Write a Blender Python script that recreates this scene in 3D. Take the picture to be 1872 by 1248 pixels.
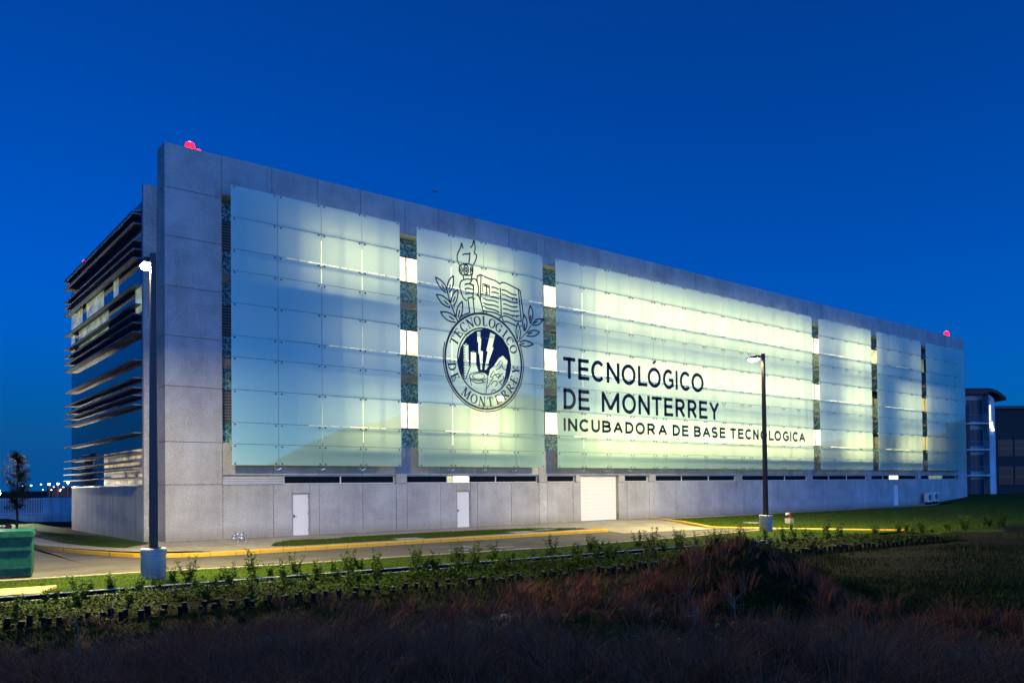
import bpy, bmesh, math, random
import numpy as np
from mathutils import Matrix, Vector

for _o in list(bpy.data.objects):
    bpy.data.objects.remove(_o, do_unlink=True)
SC = bpy.context.scene
COL = SC.collection
random.seed(7)
RNG = np.random.default_rng(11)

# ------------------------------------------------------------------ camera
CAM_POS = Vector((-11.037, -39.290, 2.456))
YAW, PITCH, ROLL = math.radians(38.984), math.radians(1.111), math.radians(-0.6227)
def cam_axes():
    f = Vector((math.sin(YAW)*math.cos(PITCH), math.cos(YAW)*math.cos(PITCH), math.sin(PITCH)))
    r = Vector((math.cos(YAW), -math.sin(YAW), 0.0))
    u = r.cross(f)
    r2 = math.cos(ROLL)*r + math.sin(ROLL)*u
    u2 = -math.sin(ROLL)*r + math.cos(ROLL)*u
    return r2, u2, f
_r, _u, _f = cam_axes()
cd = bpy.data.cameras.new('camera')
cam = bpy.data.objects.new('camera', cd); COL.objects.link(cam)
cam.matrix_world = Matrix(((_r.x, _u.x, -_f.x, CAM_POS.x), (_r.y, _u.y, -_f.y, CAM_POS.y),
                           (_r.z, _u.z, -_f.z, CAM_POS.z), (0, 0, 0, 1)))
cd.sensor_fit = 'HORIZONTAL'; cd.sensor_width = 36.0; cd.lens = 28.34
cd.shift_x = 0.0; cd.shift_y = 0.1256
cd.clip_start = 0.05; cd.clip_end = 20000
SC.camera = cam

# ------------------------------------------------------------------ sky, sun, exposure (dusk)
SUN_AZ = math.radians(184.0)          # behind the camera, where the sun has just gone down
w = bpy.data.worlds.new('World'); SC.world = w; w.use_nodes = True
nt = w.node_tree; nt.nodes.clear()
sky = nt.nodes.new('ShaderNodeTexSky'); sky.sky_type = 'NISHITA'
sky.sun_disc = False; sky.sun_elevation = math.radians(0.8); sky.sun_rotation = SUN_AZ
sky.altitude = 2600; sky.air_density = 0.85; sky.dust_density = 1.0; sky.ozone_density = 6.0
tint = nt.nodes.new('ShaderNodeMix'); tint.data_type = 'RGBA'; tint.blend_type = 'MULTIPLY'     # film-like deep blue of the picture
tint.inputs[0].default_value = 1.0; tint.inputs[7].default_value = (0.85, 1.02, 1.04, 1)
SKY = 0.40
bg = nt.nodes.new('ShaderNodeBackground')
out = nt.nodes.new('ShaderNodeOutputWorld')
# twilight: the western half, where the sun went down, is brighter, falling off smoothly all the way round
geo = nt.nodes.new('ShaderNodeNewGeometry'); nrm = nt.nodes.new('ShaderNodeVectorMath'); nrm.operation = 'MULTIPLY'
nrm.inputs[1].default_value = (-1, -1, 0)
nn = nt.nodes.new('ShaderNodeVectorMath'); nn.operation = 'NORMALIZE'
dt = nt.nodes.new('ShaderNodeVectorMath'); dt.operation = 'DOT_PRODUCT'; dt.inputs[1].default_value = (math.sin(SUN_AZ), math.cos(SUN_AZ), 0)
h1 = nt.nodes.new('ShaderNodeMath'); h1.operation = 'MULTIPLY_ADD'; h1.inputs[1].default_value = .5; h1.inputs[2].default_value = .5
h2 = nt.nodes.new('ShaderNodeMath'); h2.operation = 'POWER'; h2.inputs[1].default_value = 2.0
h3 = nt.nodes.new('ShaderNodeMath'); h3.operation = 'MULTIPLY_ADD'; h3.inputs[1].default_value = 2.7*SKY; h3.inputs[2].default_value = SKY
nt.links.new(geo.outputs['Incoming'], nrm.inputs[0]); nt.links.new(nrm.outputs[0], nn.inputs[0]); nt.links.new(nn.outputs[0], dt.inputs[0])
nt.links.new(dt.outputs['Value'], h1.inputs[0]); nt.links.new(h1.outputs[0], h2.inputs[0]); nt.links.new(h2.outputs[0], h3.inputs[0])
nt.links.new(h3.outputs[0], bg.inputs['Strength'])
# the eastern horizon stays blue down to the ground
sepz = nt.nodes.new('ShaderNodeSeparateXYZ'); nt.links.new(geo.outputs['Incoming'], sepz.inputs[0])
mr = nt.nodes.new('ShaderNodeMapRange'); mr.interpolation_type = 'SMOOTHSTEP'
mr.inputs['From Min'].default_value = -.26; mr.inputs['From Max'].default_value = .0; mr.inputs['To Min'].default_value = 0.0; mr.inputs['To Max'].default_value = 1.0
nt.links.new(sepz.outputs[2], mr.inputs['Value'])
ea = nt.nodes.new('ShaderNodeMath'); ea.operation = 'SUBTRACT'; ea.inputs[0].default_value = 1.0; nt.links.new(h1.outputs[0], ea.inputs[1])
em = nt.nodes.new('ShaderNodeMath'); em.operation = 'MULTIPLY'; nt.links.new(ea.outputs[0], em.inputs[0]); nt.links.new(mr.outputs[0], em.inputs[1])
eb = nt.nodes.new('ShaderNodeMix'); eb.data_type = 'RGBA'; eb.inputs[7].default_value = (.003, .20, .76, 1)
nt.links.new(em.outputs[0], eb.inputs[0]); nt.links.new(tint.outputs[2], eb.inputs[6])
nt.links.new(sky.outputs[0], tint.inputs[6]); nt.links.new(eb.outputs[2], bg.inputs['Color'])
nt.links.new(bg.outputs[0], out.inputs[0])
sl = bpy.data.lights.new('sun', 'SUN'); sl.energy = 0.08; sl.angle = math.radians(12); sl.color = (1, .62, .5)
so = bpy.data.objects.new('sun', sl); COL.objects.link(so)
so.rotation_euler = Vector((-math.sin(SUN_AZ), -math.cos(SUN_AZ), -math.tan(math.radians(3)))).to_track_quat('-Z', 'Y').to_euler()
vs = SC.view_settings
vs.view_transform = 'Standard'; vs.look = 'None'; vs.exposure = 0.0; vs.gamma = 1.0; vs.use_curve_mapping = False

# ------------------------------------------------------------------ helpers
def link(o, parent=None):
    COL.objects.link(o)
    if parent is not None: o.parent = parent
    return o
def tag(o, label=None, cat=None, group=None, kind=None):
    if label: o['label'] = label
    if cat: o['category'] = cat
    if group: o['group'] = group
    if kind: o['kind'] = kind
    return o
def empty(name, loc=(0, 0, 0), rz=0.0, parent=None):
    o = bpy.data.objects.new(name, None); o.location = loc; o.rotation_euler = (0, 0, rz)
    o.empty_display_size = 0.2
    return link(o, parent)
class MB:
    def __init__(s): s.v = []; s.f = []; s.m = []
    def add(s, vs, fs, mi=0):
        n = len(s.v); s.v += [tuple(p) for p in vs]
        s.f += [tuple(i+n for i in f) for f in fs]; s.m += [mi]*len(fs); return s
    def box(s, x0, x1, y0, y1, z0, z1, mi=0):
        return s.add([(x0,y0,z0),(x1,y0,z0),(x1,y1,z0),(x0,y1,z0),(x0,y0,z1),(x1,y0,z1),(x1,y1,z1),(x0,y1,z1)],
                     [(0,3,2,1),(4,5,6,7),(0,1,5,4),(1,2,6,5),(2,3,7,6),(3,0,4,7)], mi)
    def bar(s, p0, p1, w, h, mi=0):
        p0 = Vector(p0); p1 = Vector(p1); d = (p1-p0).normalized()
        a = d.cross(Vector((0,0,1)))
        if a.length < 1e-4: a = Vector((1,0,0))
        a.normalize(); b = d.cross(a)
        q = []
        for p in (p0, p1):
            for sx, sy in ((-1,-1),(1,-1),(1,1),(-1,1)): q.append(p + a*w*.5*sx + b*h*.5*sy)
        return s.add(q, [(0,1,2,3),(7,6,5,4),(0,4,5,1),(1,5,6,2),(2,6,7,3),(3,7,4,0)], mi)
    def tube(s, pts, rad, n=8, cap=True, mi=0):
        pts = [Vector(p) for p in pts]
        if not hasattr(rad, '__len__'): rad = [rad]*len(pts)
        base = len(s.v); N = len(pts)
        d0 = (pts[1]-pts[0]).normalized()
        a = d0.cross(Vector((0.0123,0.0312,1)))
        if a.length < 1e-3: a = d0.cross(Vector((1,0,0)))
        a.normalize()
        vv = []
        for i, p in enumerate(pts):
            d = (pts[min(i+1,N-1)]-pts[max(i-1,0)]).normalized()
            a = (a - d*a.dot(d)).normalized(); b = d.cross(a)
            for k in range(n):
                t = 2*math.pi*k/n
                vv.append(p + (a*math.cos(t) + b*math.sin(t))*rad[i])
        ff = []
        for i in range(N-1):
            for k in range(n):
                k2 = (k+1) % n
                ff.append((i*n+k, i*n+k2, (i+1)*n+k2, (i+1)*n+k))
        if cap:
            ff.append(tuple(range(n-1,-1,-1))); ff.append(tuple((N-1)*n+k for k in range(n)))
        return s.add(vv, ff, mi)
    def lathe(s, prof, n=16, c=(0,0,0), mi=0):
        return s.tube([(c[0],c[1],c[2]+z) for r,z in prof], [r for r,z in prof], n, True, mi) if False else s._lathe(prof,n,c,mi)
    def _lathe(s, prof, n, c, mi):
        vv = []; ff = []
        for r, z in prof:
            for k in range(n):
                t = 2*math.pi*k/n; vv.append((c[0]+r*math.cos(t), c[1]+r*math.sin(t), c[2]+z))
        for i in range(len(prof)-1):
            for k in range(n):
                k2 = (k+1) % n; ff.append((i*n+k, i*n+k2, (i+1)*n+k2, (i+1)*n+k))
        ff.append(tuple(range(n-1,-1,-1))); ff.append(tuple((len(prof)-1)*n+k for k in range(n)))
        return s.add(vv, ff, mi)
    def mesh(s, name, mats):
        me = bpy.data.meshes.new(name)
        me.from_pydata([tuple(p) for p in s.v], [], s.f)
        for m in (mats if isinstance(mats, (list, tuple)) else [mats]): me.materials.append(m)
        if any(s.m): me.polygons.foreach_set('material_index', s.m)
        me.update(); return me
    def build(s, name, mats, parent=None, loc=(0,0,0), smooth=False):
        me = s.mesh(name, mats)
        if smooth: me.polygons.foreach_set('use_smooth', [True]*len(me.polygons))
        o = bpy.data.objects.new(name, me); o.location = loc
        return link(o, parent)
def np_mesh(name, verts, quads, mat, tri=False):
    """fast mesh from numpy arrays"""
    me = bpy.data.meshes.new(name)
    k = quads.shape[1]
    me.vertices.add(len(verts)); me.vertices.foreach_set('co', verts.astype(np.float32).ravel())
    me.loops.add(quads.size); me.loops.foreach_set('vertex_index', quads.astype(np.int32).ravel())
    me.polygons.add(len(quads)); me.polygons.foreach_set('loop_start', np.arange(0, quads.size, k, dtype=np.int32))
    me.update(calc_edges=True); me.validate()
    for m in (mat if isinstance(mat, (list, tuple)) else [mat]): me.materials.append(m)
    return me

_box_cache = {}
def box_part(name, x0, x1, y0, y1, z0, z1, mat, parent, bev=0.0):
    """one piece as an object of its own, centred on itself, mesh shared between alike pieces"""
    key = (name, round(x1-x0,3), round(y1-y0,3), round(z1-z0,3), mat.name if not isinstance(mat, (list,tuple)) else tuple(m.name for m in mat))
    if key not in _box_cache:
        dx, dy, dz = (x1-x0)/2, (y1-y0)/2, (z1-z0)/2
        if bev > 0:
            bm = bmesh.new(); bmesh.ops.create_cube(bm, size=1.0)
            for v in bm.verts: v.co = Vector((v.co.x*2*dx, v.co.y*2*dy, v.co.z*2*dz))
            bmesh.ops.bevel(bm, geom=list(bm.edges), offset=bev, segments=1, affect='EDGES')
            me = bpy.data.meshes.new(name); bm.to_mesh(me); bm.free(); me.materials.append(mat)
        else:
            mb = MB().box(-dx,dx,-dy,dy,-dz,dz); me = mb.mesh(name, mat)
            if isinstance(mat, (list,tuple)):      # slot 0 front (-y), slot 1 back
                for p in me.polygons:
                    if p.normal.y > .5: p.material_index = 1
        _box_cache[key] = me
    o = bpy.data.objects.new(name, _box_cache[key])
    o.location = ((x0+x1)/2, (y0+y1)/2, (z0+z1)/2)
    return link(o, parent)

# ------------------------------------------------------------------ materials
def mat(name, col=(.5,.5,.5), rough=.6, metal=0.0, spec=.5, emit=None, estr=0.0):
    m = bpy.data.materials.new(name); m.use_nodes = True
    b = m.node_tree.nodes['Principled BSDF']
    b.inputs['Base Color'].default_value = (*col, 1); b.inputs['Roughness'].default_value = rough
    b.inputs['Metallic'].default_value = metal; b.inputs['Specular IOR Level'].default_value = spec
    if emit:
        b.inputs['Emission Color'].default_value = (*emit, 1); b.inputs['Emission Strength'].default_value = estr
    return m
def N(m, t, **kw):
    n = m.node_tree.nodes.new(t)
    for k, v in kw.items(): setattr(n, k, v)
    return n
def L(m, a, b): m.node_tree.links.new(a, b)
def noise(m, scale, detail=4, rough=.6, coord=None, kind='Object'):
    if coord is None:
        tc = N(m, 'ShaderNodeTexCoord'); coord = tc.outputs[kind]
    n = N(m, 'ShaderNodeTexNoise'); n.inputs['Scale'].default_value = scale
    n.inputs['Detail'].default_value = detail; n.inputs['Roughness'].default_value = rough
    L(m, coord, n.inputs['Vector']); return n
def world_pos(m):
    return N(m, 'ShaderNodeNewGeometry').outputs['Position']
def ramp(m, fac, stops):
    r = N(m, 'ShaderNodeValToRGB'); e = r.color_ramp.elements
    while len(e) < len(stops): e.new(.5)
    for i, (p, c) in enumerate(stops):
        e[i].position = p; e[i].color = (*c, 1)
    L(m, fac, r.inputs['Fac']); return r
def mixc(m, fac, a, b, blend='MIX'):
    x = N(m, 'ShaderNodeMix', data_type='RGBA', blend_type=blend)
    for s, i in ((fac,0),(a,6),(b,7)):
        if hasattr(s, 'links'): L(m, s, x.inputs[i])
        elif i == 0: x.inputs[0].default_value = s
        else: x.inputs[i].default_value = (*s, 1)
    return x.outputs[2]
def bump(m, h, strength, dist=.02):
    b = N(m, 'ShaderNodeBump'); b.inputs['Strength'].default_value = strength; b.inputs['Distance'].default_value = dist
    L(m, h, b.inputs['Height'])
    L(m, b.outputs[0], m.node_tree.nodes['Principled BSDF'].inputs['Normal'])
def bsdf(m): return m.node_tree.nodes['Principled BSDF']

def m_concrete(name, c0, c1, c2, grain=32, stain=.5):
    m = mat(name, c1, .85, spec=.25)
    p = world_pos(m)
    g = noise(m, grain, 3, .7, p); big = noise(m, .55, 5, .65, p)
    mp = N(m, 'ShaderNodeMapping'); mp.inputs['Scale'].default_value = (1.6, 1.6, .13); L(m, p, mp.inputs['Vector'])
    streak = noise(m, 1.0, 5, .7, mp.outputs[0])
    a = ramp(m, g.outputs['Fac'], [(.30, c0), (.5, c1), (.68, c2)]).outputs[0]
    b = ramp(m, big.outputs['Fac'], [(.3, (.70,.69,.66)), (.62, (1.04,1.04,1.03))]).outputs[0]
    c = mixc(m, 1.0, a, b, 'MULTIPLY')
    st = ramp(m, streak.outputs['Fac'], [(.30, (.62,.61,.58)), (.52, (1,1,1))]).outputs[0]
    c = mixc(m, stain, c, mixc(m, 1.0, c, st, 'MULTIPLY'))
    oi = N(m, 'ShaderNodeObjectInfo')
    tn = N(m, 'ShaderNodeMapRange'); tn.inputs['To Min'].default_value = .90; tn.inputs['To Max'].default_value = 1.06; L(m, oi.outputs['Random'], tn.inputs['Value'])
    cv_ = N(m, 'ShaderNodeCombineColor'); [L(m, tn.outputs[0], cv_.inputs[k]) for k in range(3)]
    c = mixc(m, 1.0, c, cv_.outputs[0], 'MULTIPLY')
    # dirt splashed up from the ground, a stain with a ragged edge
    sp = N(m, 'ShaderNodeSeparateXYZ'); L(m, p, sp.inputs[0])
    ad = N(m, 'ShaderNodeMath', operation='MULTIPLY_ADD'); ad.inputs[1].default_value = 1.1; ad.inputs[2].default_value = -.42
    L(m, big.outputs['Fac'], ad.inputs[0])
    lt = N(m, 'ShaderNodeMapRange'); lt.inputs['From Min'].default_value = .45; lt.inputs['From Max'].default_value = .0
    sb = N(m, 'ShaderNodeMath', operation='SUBTRACT'); L(m, sp.outputs[2], sb.inputs[0]); L(m, ad.outputs[0], sb.inputs[1])
    L(m, sb.outputs[0], lt.inputs['Value'])
    c = mixc(m, lt.outputs[0], c, mixc(m, 1.0, c, (.78,.75,.66), 'MULTIPLY'))
    L(m, c, bsdf(m).inputs['Base Color'])
    bump(m, g.outputs['Fac'], .35, .012)
    return m
M = {}
M['concrete'] = m_concrete('precast_concrete', (.28,.272,.255), (.45,.435,.41), (.64,.625,.595), 22, .35)
M['concrete_core'] = mat('dark_core', (.12,.12,.12), .9, spec=.1)  # plain dark grey for wall cores and backings
M['slab_concrete'] = m_concrete('slab_concrete', (.32,.31,.27), (.38,.37,.32), (.44,.43,.38), 20, .6)
M['pale_wall'] = m_concrete('painted_wall', (.55,.55,.56), (.62,.62,.63), (.68,.68,.69), 12, .6)
M['side_base'] = m_concrete('cast_concrete', (.30,.31,.28), (.36,.37,.33), (.42,.43,.39), 10, 1.0)

def m_mosaic():
    m = mat('glass_mosaic', (.1,.2,.25), .25, spec=.5)
    v = N(m, 'ShaderNodeTexVoronoi'); v.inputs['Scale'].default_value = 11; L(m, world_pos(m), v.inputs['Vector'])
    sep = N(m, 'ShaderNodeSeparateColor'); L(m, v.outputs['Color'], sep.inputs[0])
    c = ramp(m, sep.outputs[0], [(.0,(.03,.085,.12)), (.35,(.055,.17,.22)), (.65,(.11,.30,.36)), (1.0,(.36,.58,.60))]).outputs[0]
    L(m, c, bsdf(m).inputs['Base Color']); return m
M['mosaic'] = m_mosaic()

def m_frosted():
    """frosted face of laminated glass: scatters the light that comes through, mirrors a little of the sky"""
    m = bpy.data.materials.new('frosted_glass'); m.use_nodes = True; t = m.node_tree; t.nodes.clear()
    tr = N(m, 'ShaderNodeBsdfTranslucent'); tr.inputs['Color'].default_value = (.84,.93,.86,1)
    df = N(m, 'ShaderNodeBsdfDiffuse'); df.inputs['Color'].default_value = (.56,.97,.68,1)
    gl = N(m, 'ShaderNodeBsdfGlossy'); gl.inputs['Roughness'].default_value = .02
    fr = N(m, 'ShaderNodeFresnel'); fr.inputs['IOR'].default_value = 1.9
    rf = N(m, 'ShaderNodeBsdfRefraction'); rf.inputs['Color'].default_value = (.84,.95,.88,1)
    rf.inputs['Roughness'].default_value = .5; rf.inputs['IOR'].default_value = 1.25
    a0 = N(m, 'ShaderNodeMixShader'); a0.inputs[0].default_value = .0
    a = N(m, 'ShaderNodeMixShader'); a.inputs[0].default_value = .38
    b = N(m, 'ShaderNodeMixShader')
    L(m, tr.outputs[0], a0.inputs[1]); L(m, rf.outputs[0], a0.inputs[2])
    L(m, a0.outputs[0], a.inputs[1]); L(m, df.outputs[0], a.inputs[2])
    L(m, fr.outputs[0], b.inputs[0]); L(m, a.outputs[0], b.inputs[1]); L(m, gl.outputs[0], b.inputs[2])
    o = N(m, 'ShaderNodeOutputMaterial'); L(m, b.outputs[0], o.inputs[0]); return m
M['frosted'] = m_frosted()
def m_clear():
    m = bpy.data.materials.new('clear_back'); m.use_nodes = True; t = m.node_tree; t.nodes.clear()
    tr = N(m, 'ShaderNodeBsdfTransparent'); tr.inputs['Color'].default_value = (.96,.99,.97,1)
    o = N(m, 'ShaderNodeOutputMaterial'); L(m, tr.outputs[0], o.inputs[0]); return m
M['clear'] = m_clear()

def m_lit(name, col, s, var=.5, scale=(.9,1,1.6)):
    """window of a lit room: unevenly bright because of ceiling lights and blinds"""
    m = mat(name, (.1,.1,.1), .15)
    mp = N(m, 'ShaderNodeMapping'); mp.inputs['Scale'].default_value = scale; L(m, world_pos(m), mp.inputs['Vector'])
    n = noise(m, 1.0, 3, .55, mp.outputs[0])
    r = N(m, 'ShaderNodeMapRange'); r.inputs['From Min'].default_value = .3; r.inputs['From Max'].default_value = .7
    r.inputs['To Min'].default_value = s*(1-var); r.inputs['To Max'].default_value = s*(1+var*.6)
    L(m, n.outputs['Fac'], r.inputs['Value'])
    bsdf(m).inputs['Emission Color'].default_value = (*col, 1)
    L(m, r.outputs[0], bsdf(m).inputs['Emission Strength']); return m
WARM = (1.0, .96, .46)
M['lit4'] = m_lit('lit_window_gap', (1.0,.95,.66), 1.9, .5, (1.6,1,2.6))
M['lit3'] = m_lit('lit_window_bright', WARM, 5.2)
M['lit2'] = m_lit('lit_window', WARM, 3.2)
M['lit1'] = m_lit('lit_window_dim', WARM, 1.1, .6)
M['lit5'] = m_lit('lit_window_curtain', (1.0,.85,.30), .75, .5, (3,1,.6))
M['lit0'] = m_lit('lit_window_faint', (.75,.9,.6), .28, .7)
def m_blinds():
    m = mat('lit_window_blinds', (.3,.28,.22), .4); p = world_pos(m)
    wv = N(m, 'ShaderNodeTexWave', wave_type='BANDS', bands_direction='Z'); wv.inputs['Scale'].default_value = 1.05; wv.inputs['Distortion'].default_value = .6; L(m, p, wv.inputs['Vector'])
    mp = N(m, 'ShaderNodeMapping'); mp.inputs['Scale'].default_value = (1, 1.1, 1.6); L(m, p, mp.inputs['Vector']); n = noise(m, 1.0, 3, .6, mp.outputs[0])
    r = N(m, 'ShaderNodeMapRange'); r.inputs['From Min'].default_value = .38; r.inputs['From Max'].default_value = .66; L(m, n.outputs['Fac'], r.inputs['Value'])
    k = N(m, 'ShaderNodeMath', operation='MULTIPLY'); L(m, wv.outputs['Fac'], k.inputs[0]); L(m, r.outputs[0], k.inputs[1])
    k2 = N(m, 'ShaderNodeMath', operation='MULTIPLY'); k2.inputs[1].default_value = .75; L(m, k.outputs[0], k2.inputs[0])
    bsdf(m).inputs['Emission Color'].default_value = (1, .76, .36, 1); L(m, k2.outputs[0], bsdf(m).inputs['Emission Strength']); return m
M['litblind'] = m_blinds()
M['dark_glass'] = mat('dark_window_glass', (.006,.010,.014), .04, spec=.6)
M['side_glass'] = mat('blue_curtain_glass', (.012,.035,.06), .03, spec=1.0)
M['white_frame'] = mat('white_window_frame', (.75,.75,.74), .4)
M['steel'] = mat('galvanised_steel', (.30,.33,.36), .45, .6)
M['bracket'] = mat('steel_fitting', (.62,.64,.66), .25, .9)
M['film'] = mat('black_print', (.010,.010,.014), .45)
M['navy'] = mat('navy_print', (.018,.010,.045), .45)
M['alu'] = mat('aluminium_fin', (.11,.14,.18), .5, .1)
M['mullion'] = mat('grey_mullion', (.05,.07,.09), .4, .4)
M['white_door'] = mat('white_steel_door', (.80,.76,.67), .45)
M['shutter'] = mat('white_roller_door', (.80,.76,.67), .45)
M['handle'] = mat('dark_handle', (.05,.05,.05), .35, .6)
M['louver'] = mat('grey_louver', (.30,.32,.36), .5, .2)
M['pole'] = mat('brown_pole_paint', (.035,.018,.016), .4, .2)
M['pole_dark'] = mat('dark_pole_paint', (.014,.016,.018), .4, .2)
M['lamp_lens'] = mat('lit_lamp_lens', (.8,.8,.7), .3, emit=(1,.95,.78), estr=160)
M['red_lens'] = mat('lit_red_lens', (.6,.02,.05), .3, emit=(1,.004,.014), estr=7)
M['roof'] = mat('roof_felt', (.12,.12,.12), .9)

# ================================================================== OFFICE BUILDING
H = 18.80
XE = 88.3                       # right end of the facade
YR = 0.80                       # recess depth of the window wall
XL, YF = -0.60, 17.94           # side facade plane and its far end
building = empty('office_building', (0, 0, 0))
tag(building, 'long four-storey concrete building with frosted glass screens, crest and big black lettering', 'building')
G = .012                        # half of an open joint between precast panels
COLS = [12.38 + 10.6*j for j in range(7)]
CW = .72
bays = [(2.68, 12.38)] + [(COLS[j]+CW, COLS[j+1]) for j in range(6)] + [(COLS[6]+CW, 86.0)]
def bay_joints(b):
    x0, x1 = b
    if x0 < 5: return [x0, 5.23, 7.72, 10.28, x1]
    s = (x1-x0)/9.88
    return [x0, x0+2.28*s, x0+4.95*s, x0+7.58*s, x1]

# the wall behind the joints is one dark core; each precast panel is a piece of its own on it
core = MB()
core.box(2.68, XE-.05, .10, YR+.6, 16.90, H-.06)          # parapet
core.box(2.68, XE-.05, .12, YR+.6, 3.16, 4.66)            # lip over the window strip
core.box(.06, 2.66, .05, 1.15, 0.02, H-.06)               # pier
core.box(86.05, XE-.05, .10, YR+.6, .02, 16.9)            # end pier
front = core.build('front_wall', M['concrete_core'], building)
DOORS = [(6.22, 7.20, 2.2), (16.52, 17.55, 2.2), (26.70, 30.38, 3.12), (70.65, 71.75, 2.2)]
def panel(x0, x1, z0, z1, y0=0.0, y1=.13):
    return box_part('concrete_panel', x0+G, x1-G, y0, y1, z0+G, z1-G, M['concrete'], front, .006)
gcore = MB()
for bi, b in enumerate(bays):
    J = bay_joints(b)
    for i in range(4):
        panel(J[i], J[i+1], 16.84, H, 0, .8)
        panel(J[i], J[i+1], 3.12, 4.72, 0, .8)
        segs = [(J[i], J[i+1])]
        for (d0, d1, dh) in DOORS:
            ns = []
            for (a, c) in segs:
                if d1 <= a or d0 >= c: ns.append((a, c)); continue
                if d0-a > .05: ns.append((a, d0))
                if c-d1 > .05: ns.append((d1, c))
                if dh < 2.6: panel(max(a, d0), min(c, d1), dh, 2.66)
            segs = ns
        for (a, c) in segs: panel(a, c, 0, 2.66)
    gcore.box(b[0], b[1], .16, .5, 0, 2.64) if bi not in (0, 1, 2, 6) else None
for x in COLS:
    panel(x, x+CW, 0, 2.66, -.012, .13); panel(x, x+CW, 2.66, 4.72, -.012, .8); panel(x, x+CW, 16.84, H, 0, .8)
for z0, z1 in zip((0, 2.68, 4.70, 7.32, 9.68, 12.03, 14.37, 16.66), (2.68, 4.70, 7.32, 9.68, 12.03, 14.37, 16.66, H-.03)):
    panel(0, 2.68, z0, z1, 0, 1.2)
for z0, z1 in zip((0, 2.66, 4.72, 8.7, 12.9, 16.84), (2.66, 4.72, 8.7, 12.9, 16.84, H)):
    panel(86.0, XE, z0, z1, 0, .8)
# ground-floor wall behind the panels, in pieces that leave the doors and window strips open
gw = MB()
xs = sorted([2.68, 86.0] + [v for d in DOORS for v in d[:2]])
for a, c in zip(xs[:-1], xs[1:]):
    if not any(abs(a-d[0]) < .01 for d in DOORS): gw.box(a, c, .135, .45, 0, 2.64)
    else:
        dh = [d[2] for d in DOORS if abs(a-d[0]) < .01][0]
        if dh < 2.6: gw.box(a, c, .135, .45, dh, 2.64)
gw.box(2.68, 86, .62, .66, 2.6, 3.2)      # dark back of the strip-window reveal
gw.build('ground_floor_backing', M['concrete_core'], front)

# recessed window wall of the three upper floors
WIN = [(5.81, 7.37), (10.05, 11.59), (14.32, 15.83)]
MOS = [(4.72, 5.81), (7.37, 8.44), (8.94, 10.05), (11.59, 12.70), (13.17, 14.32), (15.83, 16.88)]
for z0, z1 in MOS:
    o = MB().box(2.68, 86.0, YR, YR+.25, z0, z1).build('mosaic_band', M['mosaic'], building)
for z0, z1 in ((8.44, 8.94), (12.70, 13.17)):
    MB().box(2.68, 86.0, YR-.10, YR+.25, z0, z1).build('floor_slab_edge', M['slab_concrete'], building)
LIT = {2: [(6.6, 8.0, 'lit1'), (8.0, 12.2, 'lit2'), (12.2, 19.6, 'lit3'), (22.6, 66.0, 'lit3'), (67.9, 70.4, 'lit1'), (72.6, 75.6, 'lit1'), (77.5, 80, 'lit0')],
       1: [(9.0, 12.2, 'lit1'), (12.2, 19.6, 'lit3'), (22.6, 65.0, 'lit3'), (70.4, 77.0, 'lit2'), (77.0, 80.9, 'lit5'), (80.9, 83, 'lit0')],
       0: [(7.8, 10.2, 'lit1'), (10.2, 12.2, 'lit2'), (12.2, 19.6, 'lit3'), (22.6, 65.4, 'lit3'), (70.9, 77.0, 'lit2'), (77.0, 81.5, 'lit5')]}
NB = 8
GAPB = (1, 2, 5, 6, 7)          # bays whose first window shows in the gap between two screens
for fl, (z0, z1) in enumerate(WIN):
    for bi in range(NB):
        bx0 = 2.68 if bi == 0 else COLS[bi-1]-.1
        bx1 = (COLS[bi]-.1) if bi < 7 else 86.0
        n = 8; step = (bx1-bx0)/n
        zb = z0-.92                                   # extra pane height added behind the screens to even out the glass glow
        first = 3 if bi == 0 else (0 if bi not in GAPB else (3 if bi < 3 else 4))
        fr = MB()
        fr.box(bx0+first*step, bx1, YR-.06, YR+.10, zb, zb+.06); fr.box(bx0, bx1, YR-.06, YR+.10, z1-.06, z1)
        if bi in GAPB: fr.box(bx0, bx0+first*step, YR-.06, YR+.10, z0, z0+.06)
        for i in range(n+1):
            xx = min(max(bx0+i*step, bx0+.03), bx1-.03)
            fr.box(xx-.03, xx+.03, YR-.06, YR+.10, (zb if i >= first else z0)+.06, z1-.06)
        wnd = fr.build('window', M['mullion'], building)
        if bi == 0:
            nl = 3
            lv = MB().box(bx0, bx0+nl*step, YR-.01, YR+.05, z0, z1).build('louver', M['concrete_core'], building)
            for k in range(10):
                zz = z0+.08+k*(z1-z0-.1)/10
                MB().add([(0,0,0),(nl*step-.1,0,0),(nl*step-.1,.10,.07),(0,.10,.07),(0,0,.018),(nl*step-.1,0,.018),(nl*step-.1,.10,.088),(0,.10,.088)],
                         [(0,3,2,1),(4,5,6,7),(0,1,5,4),(1,2,6,5),(2,3,7,6),(3,0,4,7)]).build('slat', M['louver'], lv, (bx0+.05, YR-.12, zz))
        for i in range(n):
            a, c = bx0+i*step+.03, bx0+(i+1)*step-.03
            if bi == 0 and i < 3: continue
            mid = (a+c)/2; mt = M['dark_glass']
            for (q0, q1, k) in LIT[fl]:
                if q0 <= mid < q1: mt = M['lit4' if (i < first and k == 'lit3') else k]
            box_part('pane', a, c, YR-.03, YR-.01, (z0 if i < first else zb)+.06, z1-.06, mt, wnd)
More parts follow.
